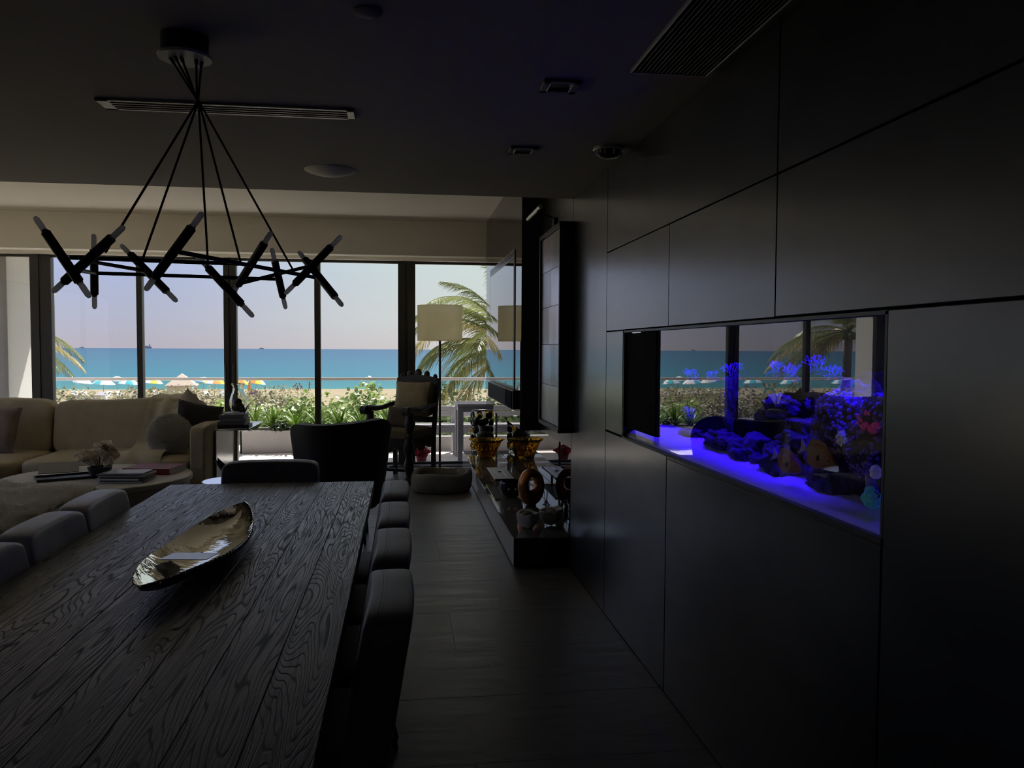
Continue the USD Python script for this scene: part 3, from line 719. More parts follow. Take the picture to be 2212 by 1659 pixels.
# bronze ring vase
rv = thing('ring_vase', 'upright bronze ring sculpture with an open centre on the console', 'sculpture', (1.045, 6.50, CZ), rz=22)
th = np.linspace(0, 2 * PI, 57)[:-1]; ph = np.linspace(0, 2 * PI, 25)[:-1]; V = []
for a in th:
    rc, rw, rd = .104, .050 - .014 * math.sin(a), .060
    for q in ph:
        V.append(((rc + rw * math.cos(q)) * math.cos(a) * .74, rd * math.sin(q), .158 + (rc + rw * math.cos(q)) * math.sin(a)))
F_ = []
for i in range(56):
    for j in range(24):
        a, b_, c, d = i * 24 + j, ((i + 1) % 56) * 24 + j, ((i + 1) % 56) * 24 + (j + 1) % 24, i * 24 + (j + 1) % 24
        F_ += [[a, b_, c], [a, c, d]]
rg = trimesh.Trimesh(V, F_, process=False); rg.fix_normals(); rg.vertices[:, 2] -= rg.vertices[:, 2].min()
obj('ring', rg, m_bronze, rv)
obj('foot', lathe([(0, 0), (.045, 0), (.040, .010), (0, .012)], 28), m_blackglass, rv)
# reed diffuser
rd_ = thing('reed_diffuser', 'small glass reed diffuser with dark sticks by the mirror', 'diffuser', (1.125, 6.25, CZ))
obj('bottle', lathe([(0, 0), (.026, 0), (.028, .004), (.028, .055), (.012, .066), (.012, .080), (.009, .080), (.009, .066), (.024, .052), (.024, .006), (0, .006)], 24), m_clear, rd_)
obj('collar', lathe([(.0125, .070), (.0155, .070), (.0155, .084), (.0125, .084)], 20), m_chrome, rd_)
for a, b in ((.02, .01), (-.018, .012), (.004, -.02)):
    obj('reed', cyl((0, 0, .01), (a, b, .20), .0022, 6), m_leg, rd_)
# two stone shells with pebbles in them
m_stone = M('rough_grey_stone', (.60, .57, .52), .85, var=.3, vscale=20, bump=.004, bscale=60)
m_pebble = M('dark_pebble', (.22, .20, .16), .5)
for x, y, rz, s, lab, n in ((.885, 5.66, 18, 1.0, 'hollowed rough stone bowl holding two dark pebbles, closest to the console edge', 2), (1.072, 5.74, -38, 1.06, 'hollowed rough stone bowl with ridged dark filling beside the wall', 3)):
    G = []
    for q, rad in ((0, .0), (.02, .055), (.06, .085), (.105, .094), (.118, .090), (.112, .076), (.085, .060), (.055, .030), (.05, 0)):
        G.append((rad, q))
    b = lathe(G, 40); b = b.subdivide(); v = np.array(b.vertices)
    nn = 1 + .22 * (meshkit.fbm(v * 22 + n * 9, 3, n) - .5)
    b.vertices = v * np.c_[nn * .80, nn * 1.12, 1 + .25 * (meshkit.fbm(v * 15 + 40 + n, 2, n) - .5)]
    b.vertices[:, 2] -= b.vertices[:, 2].min()
    st = thing('stone_bowl', lab, 'bowl', (x, y, CZ), rz=rz, s=s)
    obj('body', b, m_stone, st, smooth=True)
    for i in range(n):
        pb = thing('pebble', ('smooth dark pebble in the stone bowl at the console edge, %s' % ('closer to the window', 'closer to the camera')[i]) if n == 2 else 'curved dark pebble in the stone bowl beside the wall, %s' % ('closest to the window', 'middle of three', 'closest to the camera')[i], 'pebble', (x + (.0 if n == 2 else .004), y + .044 - .040 * i - (.012 if n == 2 else 0), CZ + .085), rz=rz + 8)
        obj('stone', blob(.047 if n == 2 else .043, 3, .1, 1.5, i, (1.15, .62 if n == 2 else .45, .75)), m_pebble, pb)

# ------------------------------------------------------------------ floor lamp
m_shade = usdkit.material(stage, '/World/Looks/linen_shade', {'tc': ('texture_coordinate', {}), 'n': ('noise_texture', {'scale': 300.}), 'b': ('bump', {'distance': .0004}), 'p': ('principled_bsdf', {'base_color': (.92, .88, .72), 'roughness': .9, 'specular_ior_level': .1}), 't': ('translucent_bsdf', {'color': (1., .97, .82)}), 'm': ('mix_closure', {'fac': .85})},
    [('tc.object', 'n.vector'), ('n.fac', 'b.height'), ('b.normal', 'p.normal'), ('p.BSDF', 'm.closure1'), ('t.BSDF', 'm.closure2')], surface='m.closure')
m_pole = M('brushed_bronze', (.14, .11, .085), .35, metal=.8)
fl_ = thing('floor_lamp', 'floor lamp with a wide cream drum shade on a thin pole by the window', 'floor lamp', (.452, 9.93, 0))
obj('base', lathe([(0, 0), (.15, 0), (.152, .006), (.148, .014), (.02, .020), (0, .020)], 44), m_pole, fl_)
obj('pole', cyl((0, 0, .015), (0, 0, 1.62), .0145, 16), m_pole, fl_)
obj('neck', cyl((0, 0, 1.60), (0, 0, 1.74), .009, 12), m_chrome, fl_)
sh = obj('lamp_shade', lathe([(.272, 1.59), (.275, 1.59), (.275, 2.020), (.272, 2.020)] + [(.272, 1.59)], 64), m_shade, fl_)
obj('shade_rim', cat(lathe([(.271, 1.592), (.2762, 1.592), (.2762, 1.600), (.271, 1.600), (.271, 1.592)], 64), lathe([(.271, 2.014), (.2762, 2.014), (.2762, 2.022), (.271, 2.022), (.271, 2.014)], 64)), m_shade, sh)
obj('spider', cat(*[cyl((0, 0, 1.74), (.271 * math.cos(a), .271 * math.sin(a), 1.74), .0025, 6) for a in (0.3, 2.4, 4.5)]), m_chrome, sh)
obj('socket', cyl((0, 0, 1.74), (0, 0, 1.80), .018, 14), m_chrome, fl_)
obj('light_bulb', T(lathe([(0, 0), (.013, 0), (.016, .02), (.030, .055), (.029, .075), (.018, .098), (0, .104)], 20), (0, 0, 1.80)), m_bulb, fl_)

# ------------------------------------------------------------------ carved armchair
m_carved = M('dark_walnut', (.014, .010, .007), .42, var=.3, vscale=12)
m_tapestry = M('worn_ochre_upholstery', (.16, .125, .07), .85, var=.3, vscale=8, bump=.001, bscale=120)
ac = thing('carved_armchair', 'tall antique carved wooden armchair with upholstered seat and scalloped crest', 'armchair', (-.005, 9.28, 0), rz=-30)
hw, hd = .255, .30
turn = [(.0, 0), (.045, 0), (.05, .02), (.040, .05), (.026, .085), (.024, .12), (.036, .16), (.040, .20), (.032, .25), (.024, .29), (.030, .33), (.040, .37), (.044, .41), (.034, .455), (.028, .50), (.0, .50)]
for sx in (-1, 1):
    l_ = obj('leg', T(lathe([(1.45 * a_, b_) for a_, b_ in turn], 18), (sx * hw, -hd, 0)), m_carved, ac, label='turned front leg with a clawed foot')
    obj('claw_foot', cat(*[T(blob(.024, 2, .1, 2, k, (.8, 1.6, .8)), (sx * hw + (k - 1) * .026, -hd - .032, .018)) for k in range(3)]), m_carved, l_)
    obj('leg', cbox(sx * hw - .024, sx * hw + .024, hd - .045, hd, 0, .50, .005), m_carved, ac)
    bp = cbox(-.024, .024, -.022, .022, 0, .66, .005); v = bp.vertices; v[:, 1] += .10 * (v[:, 2] / .66) ** 1.4
    obj('back_post', T(bp, (sx * hw, hd - .02, .49)), m_carved, ac)
    ap = obj('arm_post', T(lathe([(0, 0), (.045, 0), (.052, .03), (.034, .07), (.052, .13), (.060, .18), (.044, .235), (.040, .30), (0, .30)], 18), (sx * hw, -hd + .02, .49)), m_carved, ac)
    P = curve([(sx * hw, hd + .03, .845), (sx * hw * 1.03, .10, .828), (sx * hw * 1.06, -.10, .812), (sx * hw * 1.05, -.28, .825), (sx * hw * 1.05, -.37, .815)], 26)
    arm = obj('armrest', tube(P, np.interp(np.linspace(0, 1, 26), [0, .5, .85, 1], [.028, .028, .036, .042]), 12), m_carved, ac)
    obj('scroll', T(tube([(-.034, 0, 0), (.034, 0, 0)], .048, 20), (sx * hw * 1.05, -.375, .808)), m_carved, arm)
obj('seat_cushion', T(soft(.56, .60, .12, 6, 12, crown=.02), (0, -.01, .535)), m_tapestry, ac)
sc = [(-.26, .50)] + [(-.26 + .52 * i / 24, .395 - .035 * abs(math.sin(PI * 3 * i / 24)) - (.02 if 10 <= i <= 14 else 0)) for i in range(25)] + [(.26, .50)]
for y in (-hd, hd - .03): obj('apron', T(prism(sc, .026), (0, y, 0)), m_carved, ac, label='scalloped seat apron')
for sx in (-1, 1): obj('side_apron', T(prism([(a * 1.1, b_) for a, b_ in sc], .026, 'x'), (sx * (hw - .01), 0, 0)), m_carved, ac)
for sx in (-1, 1): obj('stretcher', cbox(sx * hw - .015, sx * hw + .015, -hd, hd - .02, .075, .115, .004), m_carved, ac)
obj('cross_stretcher', cbox(-hw, hw, -.02, .015, .08, .115, .004), m_carved, ac)
bk = soft(.46, .075, .40, 7, 12); v = bk.vertices; v[:, 1] += .075 * (v[:, 2] / .4)
obj('back_upholstery', T(bk, (0, hd + .035, .90)), m_tapestry, ac)
obj('back_rail', cat(cbox(-hw, hw, hd - .012, hd + .022, .635, .70, .005), cbox(-hw, hw, hd + .050, hd + .088, 1.085, 1.13, .005)), m_carved, ac)
cr = [(-.275, 1.10), (.275, 1.10), (.275, 1.145)] + [(.26 - .52 * i / 30, 1.150 + .035 * math.sin(PI * i / 30)) for i in range(31)] + [(-.275, 1.145)]
crest = obj('crest', T(prism(cr, .035), (0, hd + .075, 0)), m_carved, ac)
for x, r, z in ((-.225, .028, 1.165), (-.115, .038, 1.192), (0, .044, 1.206), (.115, .038, 1.192), (.225, .028, 1.165)):
    obj('carved_shell', T(blob(r, 2, .12, 3, int(x * 100) + 50, (1, .55, 1.15)), (x, hd + .078, z)), m_carved, crest)
cu = thing('back_cushion', 'worn ochre cushion leaning on the carved armchair back', 'cushion', (.100, 9.415, .935), rz=-30, rx=-13)
obj('cover', pillow(.45, .36, .10, 16, .02, 4), M('old_gold_fabric', (.36, .295, .17), .85, var=.15, vscale=10), cu)
cu = thing('lumbar_cushion', 'small dark pillow lying on the seat of the carved armchair', 'cushion', (-.045, 9.20, .715), rz=-34, rx=-22)
obj('cover', pillow(.34, .27, .11, 14, .02, 5), M('umber_fabric', (.10, .085, .07), .9), cu)

# ------------------------------------------------------------------ dog bed
m_bed = M('grey_suede', (.22, .205, .175), .85, var=.2, vscale=8, bump=.001, bscale=80)
dg = thing('dog_bed', 'soft grey oval pet bed with high padded walls beside the console', 'pet bed', (.405, 8.47, 0))
N1, N2 = 64, 18; V = []
for i in range(N1):
    a = 2 * PI * i / N1
    hgt = .215 + .012 * math.sin(3 * a + 1) - .02 * max(0, -math.sin(a + .5)) - (.055 if 2.75 < a < 3.45 else 0) * (1 - abs(a - 3.1) / .35)
    for j in range(N2):
        q = 2 * PI * j / N2
        rr_ = .040 * abs(math.cos(q)) ** .7 * np.sign(math.cos(q)); zz = hgt / 2 + hgt / 2 * abs(math.sin(q)) ** .8 * np.sign(math.sin(q))
        lean = .035 * (zz / hgt)
        V.append(((.272 + rr_ + lean * 0.6) * math.cos(a) * 1.0, (.228 + rr_ + lean * .6) * math.sin(a), max(zz, .002)))
F_ = []
for i in range(N1):
    for j in range(N2):
        a, b_, c, d = i * N2 + j, ((i + 1) % N1) * N2 + j, ((i + 1) % N1) * N2 + (j + 1) % N2, i * N2 + (j + 1) % N2
        F_ += [[a, b_, c], [a, c, d]]
bw = trimesh.Trimesh(V, F_, process=False); v = np.array(bw.vertices)
bw.vertices = v + ((np.stack([meshkit.fbm(v * 9 + k * 11, 3, k) for k in range(3)], -1) - .5) * .035 * (v[:, 2:] / .21)); bw.fix_normals()
obj('wall', bw, m_bed, dg, smooth=True)
obj('cushion', T(soft(.46, .38, .09, 4, 12, crown=.02, lump=.008), (0, 0, .05)), m_bed, dg)

# ------------------------------------------------------------------ tub chair
m_tub = M('black_tub_leather', (.007, .007, .007), .5, spec=.3)
tc_ = thing('tub_chair', 'black barrel-backed tub chair seen from behind beyond the table', 'armchair', (-.475, 6.39, 0))
def shell(a0, a1, r0, r1, t, z0, ztop, n=40, k=14):
    outer, inner = np.zeros((n, k, 3)), np.zeros((n, k, 3))
    P = np.zeros((n, k, 3))
    for i, a in enumerate(np.linspace(a0, a1, n)):
        zt = ztop(a)
        for j, s in enumerate(np.linspace(0, 1, k)):
            r = r0 + (r1 - r0) * s ** .8
            P[i, j] = (1.0 * r * math.cos(a), r * math.sin(a), z0 + (zt - z0) * s)
    return sheet(P, t)
def tub_top(a):
    d = abs(((a + PI / 2 + PI) % (2 * PI)) - PI)
    return .945 - .24 * max(0, (d - .95) / 1.05) ** 1.5 - .008 * math.cos(2 * d) + .022 * math.cos(a)
obj('back_shell', shell(-PI / 2 - 1.95, -PI / 2 + 1.95, .275, .355, .065, .30, tub_top, 48, 16), m_tub, tc_, smooth=50)
obj('seat_cushion', T(soft(.50, .50, .16, 5, 12, crown=.02), (0, .02, .41)), m_tub, tc_)
obj('seat_base', lathe([(0, .26), (.27, .26), (.285, .28), (.285, .33), (0, .33)], 40), m_tub, tc_)
for a in (.8, 2.34, 3.94, 5.48):
    obj('leg', cyl((.24 * math.cos(a), .24 * math.sin(a), .27), (.27 * math.cos(a), .27 * math.sin(a), 0), .018, 12, .011), m_leg, tc_)

# ------------------------------------------------------------------ sofa group
m_sofa = M('oatmeal_linen', (.41, .345, .225), .88, spec=.25, var=.12, vscale=5, bump=.0012, bscale=220)
so = thing('sofa', 'large oatmeal linen sectional sofa with its back to the windows', 'sofa')
SX1, SY0, SY1 = -1.815, 7.74, 9.12
obj('base', cat(cbox(-4.9, SX1 - .14, SY0 + .03, SY1 - .02, .06, .27, .02), cbox(-4.9, -3.55, 6.3, SY0 + .1, .06, .27, .02)), m_sofa, so)
obj('arm', T(soft(.145, SY1 - SY0 - .04, .74, 14, 14), (SX1 - .0725, (SY0 + SY1) / 2 - .02, .395)), m_sofa, so)
obj('back_frame', T(soft(3.1, .20, .74, 14, 14), (-3.42, SY1 - .09, .46)), m_sofa, so)
for a, b in ((-3.46, -1.965), (-4.86, -3.48)):
    obj('seat_cushion', T(soft(b - a, 1.04, .215, 7, 14, crown=.012, lump=.006), ((a + b) / 2, SY0 + .50, .362)), m_sofa, so)
obj('seat_cushion', T(soft(1.22, 1.24, .235, 7, 14, crown=.015, lump=.006), (-4.18, SY0 - .60, .372)), m_sofa, so)
for i, (a, b) in enumerate(((-3.485, -2.03), (-4.62, -3.50))):
    c = soft(b - a, .27, .56, 7.5, 20, lump=.016, lscale=3.2, seed=3 + i); v = c.vertices
    v[:, 1] += .10 * (v[:, 2] / .56); v[:, 2] += .012 * np.sin(v[:, 0] * 5 + i)
    obj('back_cushion', T(c, ((a + b) / 2, 8.72, .685)), m_sofa, so)
for x, y in ((-1.90, SY0 + .08), (-1.90, SY1 - .1), (-4.6, SY1 - .1), (-3.65, 6.4)):
    obj('foot', cbox(x - .03, x + .03, y - .03, y + .03, 0, .065, .003), m_leg, so)

m_throw = M('pale_knit_throw', (.50, .46, .33), .95, spec=.1, var=.1, vscale=12, bump=.002, bscale=150)
prof = curve([(0, 9.235, .62), (0, 9.21, .86), (0, 9.10, .972), (0, 8.90, .985), (0, 8.66, .955), (0, 8.52, .80), (0, 8.44, .60), (0, 8.34, .508), (0, 8.05, .506), (0, 7.79, .490), (0, 7.715, .42), (0, 7.705, .27)], 48)
P = np.zeros((48, 18, 3))
for i in range(48):
    s = i / 47
    x0, x1 = -2.545 - .02 * math.sin(3 * s), -2.215 + .0 * s
    flare = .14 * max(0, (s - .48) / .3) if s < .8 else .14
    for j in range(18):
        q = j / 17
        x = (x0 - flare) * (1 - q) + x1 * q
        P[i, j] = (x, prof[i, 1] - .010 * math.sin(q * 14 + s * 3) * (1 if s < .6 else .4), prof[i, 2] + .007 * math.sin(q * 13 + s * 4) + .004)
tw = thing('throw_blanket', 'pale knitted throw draped over the sofa back and seat', 'blanket')
obj('cloth', sheet(P, .010), m_throw, tw, smooth=60)

m_fur = M('grey_fur', (.56, .54, .46), .9, spec=.15, sheen_weight=.8)
fp = thing('fur_pillow', 'round shaggy grey fur pillow propped at the sofa arm', 'pillow')
pm = T(blob(.17, 4, .22, 4.5, 8, (1.0, .55, 1.05)), (-2.235, 8.13, .668), rz=14, rx=-16)
obj('cover', pm, m_fur, fp)
fur('pile', fp, m_fur, pm, 16000, .045, .0024, 11, droop=.35)
m_espresso = M('espresso_cushion', (.020, .018, .016), .8)
m_trim = M('cream_trim', (.36, .33, .26), .85)
def edged(label, w, h, t, loc, rz, rx, ry, mat, seed):
    k = thing('scatter_cushion', label, 'cushion', loc, rz=rz, rx=rx, ry=ry)
    obj('cover', pillow(w, h, t, 18, .02, seed), mat, k)
    s = .475
    loop = [(sx * w * s, 0, sz * h * s) for sx, sz in ((-1, -1), (1, -1), (1, 1), (-1, 1), (-1, -1))]
    pts = np.vstack([np.linspace(a, b, 8, endpoint=False) for a, b in zip(loop[:-1], loop[1:])] + [loop[:1]])
    q = pts.copy(); q[:, 0] *= 1 - .06 * (1 - (2 * pts[:, 2] / h) ** 2).clip(0); q[:, 2] *= 1 - .06 * (1 - (2 * pts[:, 0] / w) ** 2).clip(0)
    obj('piping', tube(q, .006, 6), m_trim, k, label='cream piped edge')
edged('dark cushion with cream piping standing behind the fur pillow', .44, .42, .15, (-2.02, 8.36, .745), 20, -20, 12, m_espresso, 6)
edged('taupe cushion with pale edge, its corner above the sofa back', .40, .40, .13, (-2.17, 8.60, .80), -6, -14, 40, M('taupe_linen', (.34, .31, .25), .85), 8)
k = thing('scatter_cushion', 'brown cushion at the cut left end of the sofa', 'cushion', (-3.93, 8.36, .69), rz=-12, rx=-20)
obj('cover', pillow(.52, .46, .20, 18, .05, 9), M('mocha_velvet', (.17, .13, .10), .7, var=.25, vscale=7), k)

# ------------------------------------------------------------------ side table with books and hurricane vase
m_slab = M('pale_blue_lacquer', (.42, .43, .47), .18, spec=.5)
m_slabtop = M('polished_pale_metal', (.72, .74, .82), .08, metal=1.0)
st = thing('arm_side_table', 'thin-topped side table standing against the sofa arm', 'side table')
obj('top', cbox(-1.795, -1.475, 8.04, 8.84, .696, .712, .002), m_slabtop, st)
obj('side_panel', cbox(-1.797, -1.785, 8.06, 8.82, .012, .696, .002), m_slab, st)
obj('foot', cbox(-1.797, -1.62, 8.06, 8.82, 0, .012, .002), m_slab, st)
books = [(.295, .26, .034, (.016, .016, .016), 'thick black book at the bottom of the pile on the sofa side table'), (.255, .25, .034, (.10, .095, .09), 'dark grey book second from the bottom on the sofa side table'),
         (.245, .24, .026, (.16, .155, .145), 'grey book in the middle of the pile on the sofa side table'), (.235, .23, .034, (.11, .105, .10), 'charcoal book second from the top on the sofa side table'), (.205, .22, .016, (.55, .54, .52), 'thin pale book topping the pile under the hurricane vase')]
m_pages = M('paper_pages', (.55, .53, .50), .8)
def book(label, w, d, h, color, loc, rz, group, name='book'):
    b = thing(name, label, 'book', loc, rz=rz, group=group)
    c = '/World/Looks/cover_%02d%02d%02d' % tuple(int(99 * x) for x in color)
    if not stage.GetPrimAtPath(c): M(c.rsplit('/', 1)[1], color, .45)
    t = .0022
    obj('cover', cat(cbox(-w / 2, w / 2, -d / 2, d / 2, 0, t, .0006), cbox(-w / 2, w / 2, -d / 2, d / 2, h - t, h, .0006), cbox(-w / 2, w / 2, -d / 2, -d / 2 + t, 0, h, .0006)), c, b)
    obj('pages', cbox(-w / 2 + .004, w / 2 - .004, -d / 2 + t, d / 2 - .004, t, h - t, 0), m_pages, b)
    return b
z = .712
for i, (w, d, h, c, lab) in enumerate(books):
    book(lab, w, d, h, c, (-1.640 + .006 * (-1) ** i + (.012 if i == 4 else 0), 8.20 + .004 * i, z), (2, -3, 1, -2, 3)[i], 'books piled on the sofa side table'); z += h + .0004
hv = thing('hurricane_vase', 'clear glass hurricane vase holding dark stones on the books', 'vase', (-1.605, 8.20, z))
HP = [(0, .0), (.055, .0), (.074, .02), (.086, .07), (.083, .12), (.066, .175), (.052, .215), (.050, .245), (.060, .275), (.066, .285)]
obj('glass', lathe(HP + [(r - .003, zz + .004 if q == 0 else zz) for q, (r, zz) in reversed(list(enumerate(HP))) if r > .01] + [(0, .004)], 44), m_clear, hv)
for i, (x, y, zz, r, lab) in enumerate(((-.030, .010, .045, .036, 'dark rough stone inside the hurricane vase, towards the sofa'), (.028, -.012, .044, .036, 'dark rough stone inside the hurricane vase, towards the tub chair'), (.002, .015, .098, .032, 'dark rough stone on top inside the hurricane vase'))):
    s_ = thing('vase_stone', lab, 'stone', (-1.605 + x, 8.20 + y, z + zz + .001), group='stones inside the hurricane vase')
    obj('rock', blob(r, 3, .3, 2.5, i + 5, (1, .9, 1.15)), M('dark_lava', (.04, .036, .032), .9, var=.3, vscale=30) if i == 0 else '/World/Looks/dark_lava', s_)
m_airleaf = leaf_mat('air_plant', (.055, .060, .035), .15)
pl_ = thing('air_plant', 'small spiky air plant beside the hurricane vase on the books', 'plant', (-1.535, 8.12, z + .001))
def blade(length, width, arch, az, droop=.5, n=9, thick=.0015, lift=0.0, twist=0.0, fold=.25):
    """A strap leaf: grows up at angle arch (radians above level) and droops."""
    s = np.linspace(0, 1, n); a = arch - droop * s ** 1.5 * 1.6
    ds = length / (n - 1)
    x = np.r_[0, np.cumsum(np.cos(a[:-1]) * ds)]; zz = np.r_[0, np.cumsum(np.sin(a[:-1]) * ds)] + lift
    w = width / 2 * np.sin(PI * np.clip(.22 + .78 * s, 0, 1)) ** .8 + .0004
    P = np.zeros((n, 3, 3))
    for j, q in enumerate((-1, 0, 1)):
        P[:, j] = np.c_[x + (0 if q else 0) * w, q * w, zz + abs(q) * w * fold]
    c, s2 = math.cos(az), math.sin(az)
    Q = P.copy(); Q[..., 0] = P[..., 0] * c - P[..., 1] * s2; Q[..., 1] = P[..., 0] * s2 + P[..., 1] * c
    return sheet(Q, thick)
for i in range(9):
    obj('leaf', blade(.085 + .03 * (i % 3), .014, 1.15 - .1 * (i % 4), i * 2.4, .35 + .1 * (i % 2), 8), m_airleaf, pl_)

# ------------------------------------------------------------------ small round table with a leaf dish
m_ice = M('polished_nickel', (.84, .86, .93), .06, metal=1.0)
rt = thing('round_side_table', 'small round shiny pale side table behind the head chair', 'side table', (-1.190, 5.87, 0))
obj('top', lathe([(0, .545), (.190, .545), (.204, .549), (.206, .5545), (.202, .56), (0, .56)], 64), m_ice, rt)
obj('rim', lathe([(.2055, .538), (.210, .538), (.210, .559), (.2055, .559), (.2055, .538)], 64), M('navy_enamel', (.02, .025, .09), .3), rt)
obj('stem', cyl((0, 0, .02), (0, 0, .545), .018, 16), m_leg, rt)
obj('base', lathe([(0, 0), (.14, 0), (.14, .012), (.02, .022), (0, .022)], 44), m_leg, rt)
ld = thing('leaf_dish', 'dark leaf-shaped dish on the small round table', 'dish', (-1.185, 5.93, .56), rz=-8, s=.92)
n, k = 30, 11; G = np.zeros((n, k, 3))
for i, s in enumerate(np.linspace(0, 1, n)):
    hw_ = .085 * math.sin(PI * min(1, .05 + .95 * s)) ** .8 + .003
    lift = .085 * abs(2 * s - 1) ** 2.2 + (.03 * (1 - s) ** 3)
    for j, q in enumerate(np.linspace(-1, 1, k)):
        G[i, j] = (-.145 + .29 * s, hw_ * q, .004 + lift + .045 * q * q)
obj('body', sheet(G, .006), M('dark_bronze_leaf', (.040, .040, .034), .5), ld, smooth=50)
obj('stalk', tube(curve([(.138, 0, .085), (.150, .0, .092), (.158, .004, .10)], 8), [.006, .0055, .005, .005, .005, .0045, .004, .003]), '/World/Looks/dark_bronze_leaf', ld)

# ------------------------------------------------------------------ coffee table, books, flowers
m_conc = M('travertine', (.50, .47, .40), .6, var=.15, vscale=6)
ct = thing('coffee_table', 'wide round stone drum coffee table in front of the sofa', 'coffee table', (-2.47, 6.93, 0))
obj('top', lathe([(0, .395), (.715, .395), (.722, .402), (.722, .433), (.715, .44), (0, .44)], 96), m_conc, ct)
obj('drum', lathe([(0, 0), (.69, 0), (.70, .01), (.70, .394), (0, .394)], 96), m_conc, ct)
mg = [(.34, .27, .012, (.62, .62, .64)), (.33, .27, .010, (.10, .10, .12)), (.34, .26, .013, (.50, .48, .48)), (.33, .27, .009, (.06, .06, .07)), (.34, .27, .012, (.60, .59, .58)), (.34, .275, .010, (.05, .05, .06)), (.30, .22, .006, (.55, .56, .58))]
ml = ['pale magazine at the bottom of the pile on the coffee table', 'black magazine second from the bottom on the coffee table', 'grey magazine third from the bottom on the coffee table', 'dark magazine in the middle of the coffee table pile', 'light magazine third from the top on the coffee table', 'black-covered magazine second from the top on the coffee table', 'thin grey notebook on top of the magazine pile']
z = .44
for i, (w, d, h, c) in enumerate(mg):
    book(ml[i], w, d, h, c, (-2.165 + .012 * math.sin(i * 2.3), 6.70 + .01 * math.cos(i * 1.7), z), (-6, -3, -9, -4, -7, -5, -2)[i], 'magazines piled on the coffee table', 'magazine'); z += h + .0004
rb = book('large red-covered book beside the magazine pile on the coffee table', .40, .33, .050, (.22, .012, .02), (-2.085, 7.15, .44), -10, None)
m_spine = M('spine_gilt', (.30, .22, .13), .5)
def lettering(name, text, h, M4, mat, parent, label=None, depth=.0004):
    t = meshkit.text_mesh(text, h, depth); t.apply_transform(M4); obj(name, t, mat, parent, label=label, smooth=False)
for i in range(7):                                            # gilt marks, too blurred in the photograph to be read
    obj('gilt_mark', cbox(-.10 + i * .022, -.092 + i * .022, -.1656, -.1650, .014, .036, .0001), M('spine_print', (.06, .045, .03), .5) if i == 0 else '/World/Looks/spine_print', rb)
obj('title_strip', T(cbox(-.012, .012, -.085, .085, .0500, .0504, .0001), (.085, 0, 0), rz=-32), M('title_print', (.22, .09, .075), .5), rb)
m_tray = M('black_tray', (.010, .010, .010), .3)
tr = thing('serving_tray', 'flat black tray on the coffee table beside the fur ottoman', 'tray', (-2.70, 6.86, .44), rz=28)
obj('plate', cbox(-.20, .20, -.13, .13, 0, .008, .003), m_tray, tr)
obj('lip', cat(cbox(-.20, .20, -.13, -.122, .006, .022, .002), cbox(-.20, .20, .122, .13, .006, .022, .002), cbox(-.20, -.192, -.13, .13, .006, .022, .002), cbox(.192, .20, -.13, .13, .006, .022, .002)), m_tray, tr)
tbt = thing('open_folder', 'slim grey folder leaning open at the left of the coffee table', 'folder', (-2.86, 7.16, .44), rz=20)
obj('front_cover', T(cbox(-.15, .15, 0, .21, 0, .004, .001), rx=17), M('folder_grey', (.16, .155, .14), .6), tbt)
obj('back_cover', cbox(-.15, .15, -.01, .20, 0, .004, .001), m_tray, tbt)
fb = thing('flower_bowl', 'dark bowl on the coffee table holding the pale flowers', 'bowl', (-2.44, 6.90, .44))
obj('body', lathe([(0, 0), (.05, 0), (.06, .01), (.085, .06), (.094, .085), (.088, .085), (.078, .055), (.05, .015), (0, .012)], 36), m_tray, fb)
m_petal = leaf_mat('cream_petal', (.85, .78, .64), .35, .6, .15, 30)
fw = thing('flower_arrangement', 'pale cream rounded blossoms arranged in the dark bowl', 'flowers', (-2.44, 6.90, .455))
gg = np.random.default_rng(21)
for i in range(17):
    a, rr_ = gg.uniform(0, 2 * PI), gg.uniform(.02, .15); h = .215 - rr_ * .7 + gg.uniform(-.04, .05)
    c = np.array([rr_ * math.cos(a) * 1.15, rr_ * math.sin(a) * .8, h])
    bl = obj('blossom', trimesh.util.concatenate([T(sheet(np.array([[(u * .040 * math.sin(PI * (.12 + .82 * v_)), .004 * u * u, v_ * .070 - .004 + .016 * math.sin(v_ * 3)) for u in (-1, -.4, .4, 1)] for v_ in np.linspace(0, 1, 6)]), .0012), rx=-(32 + 20 * (q % 2)), rz=q * 72 + i * 20) for q in range(5)]), m_petal, fw, loc=c, rx=gg.uniform(-40, 40), ry=gg.uniform(-40, 40), smooth=60)
    obj('stem', tube(curve([(0, 0, .0), c * [.4, .4, .5], c], 8), .0025, 6), m_airleaf, fw)

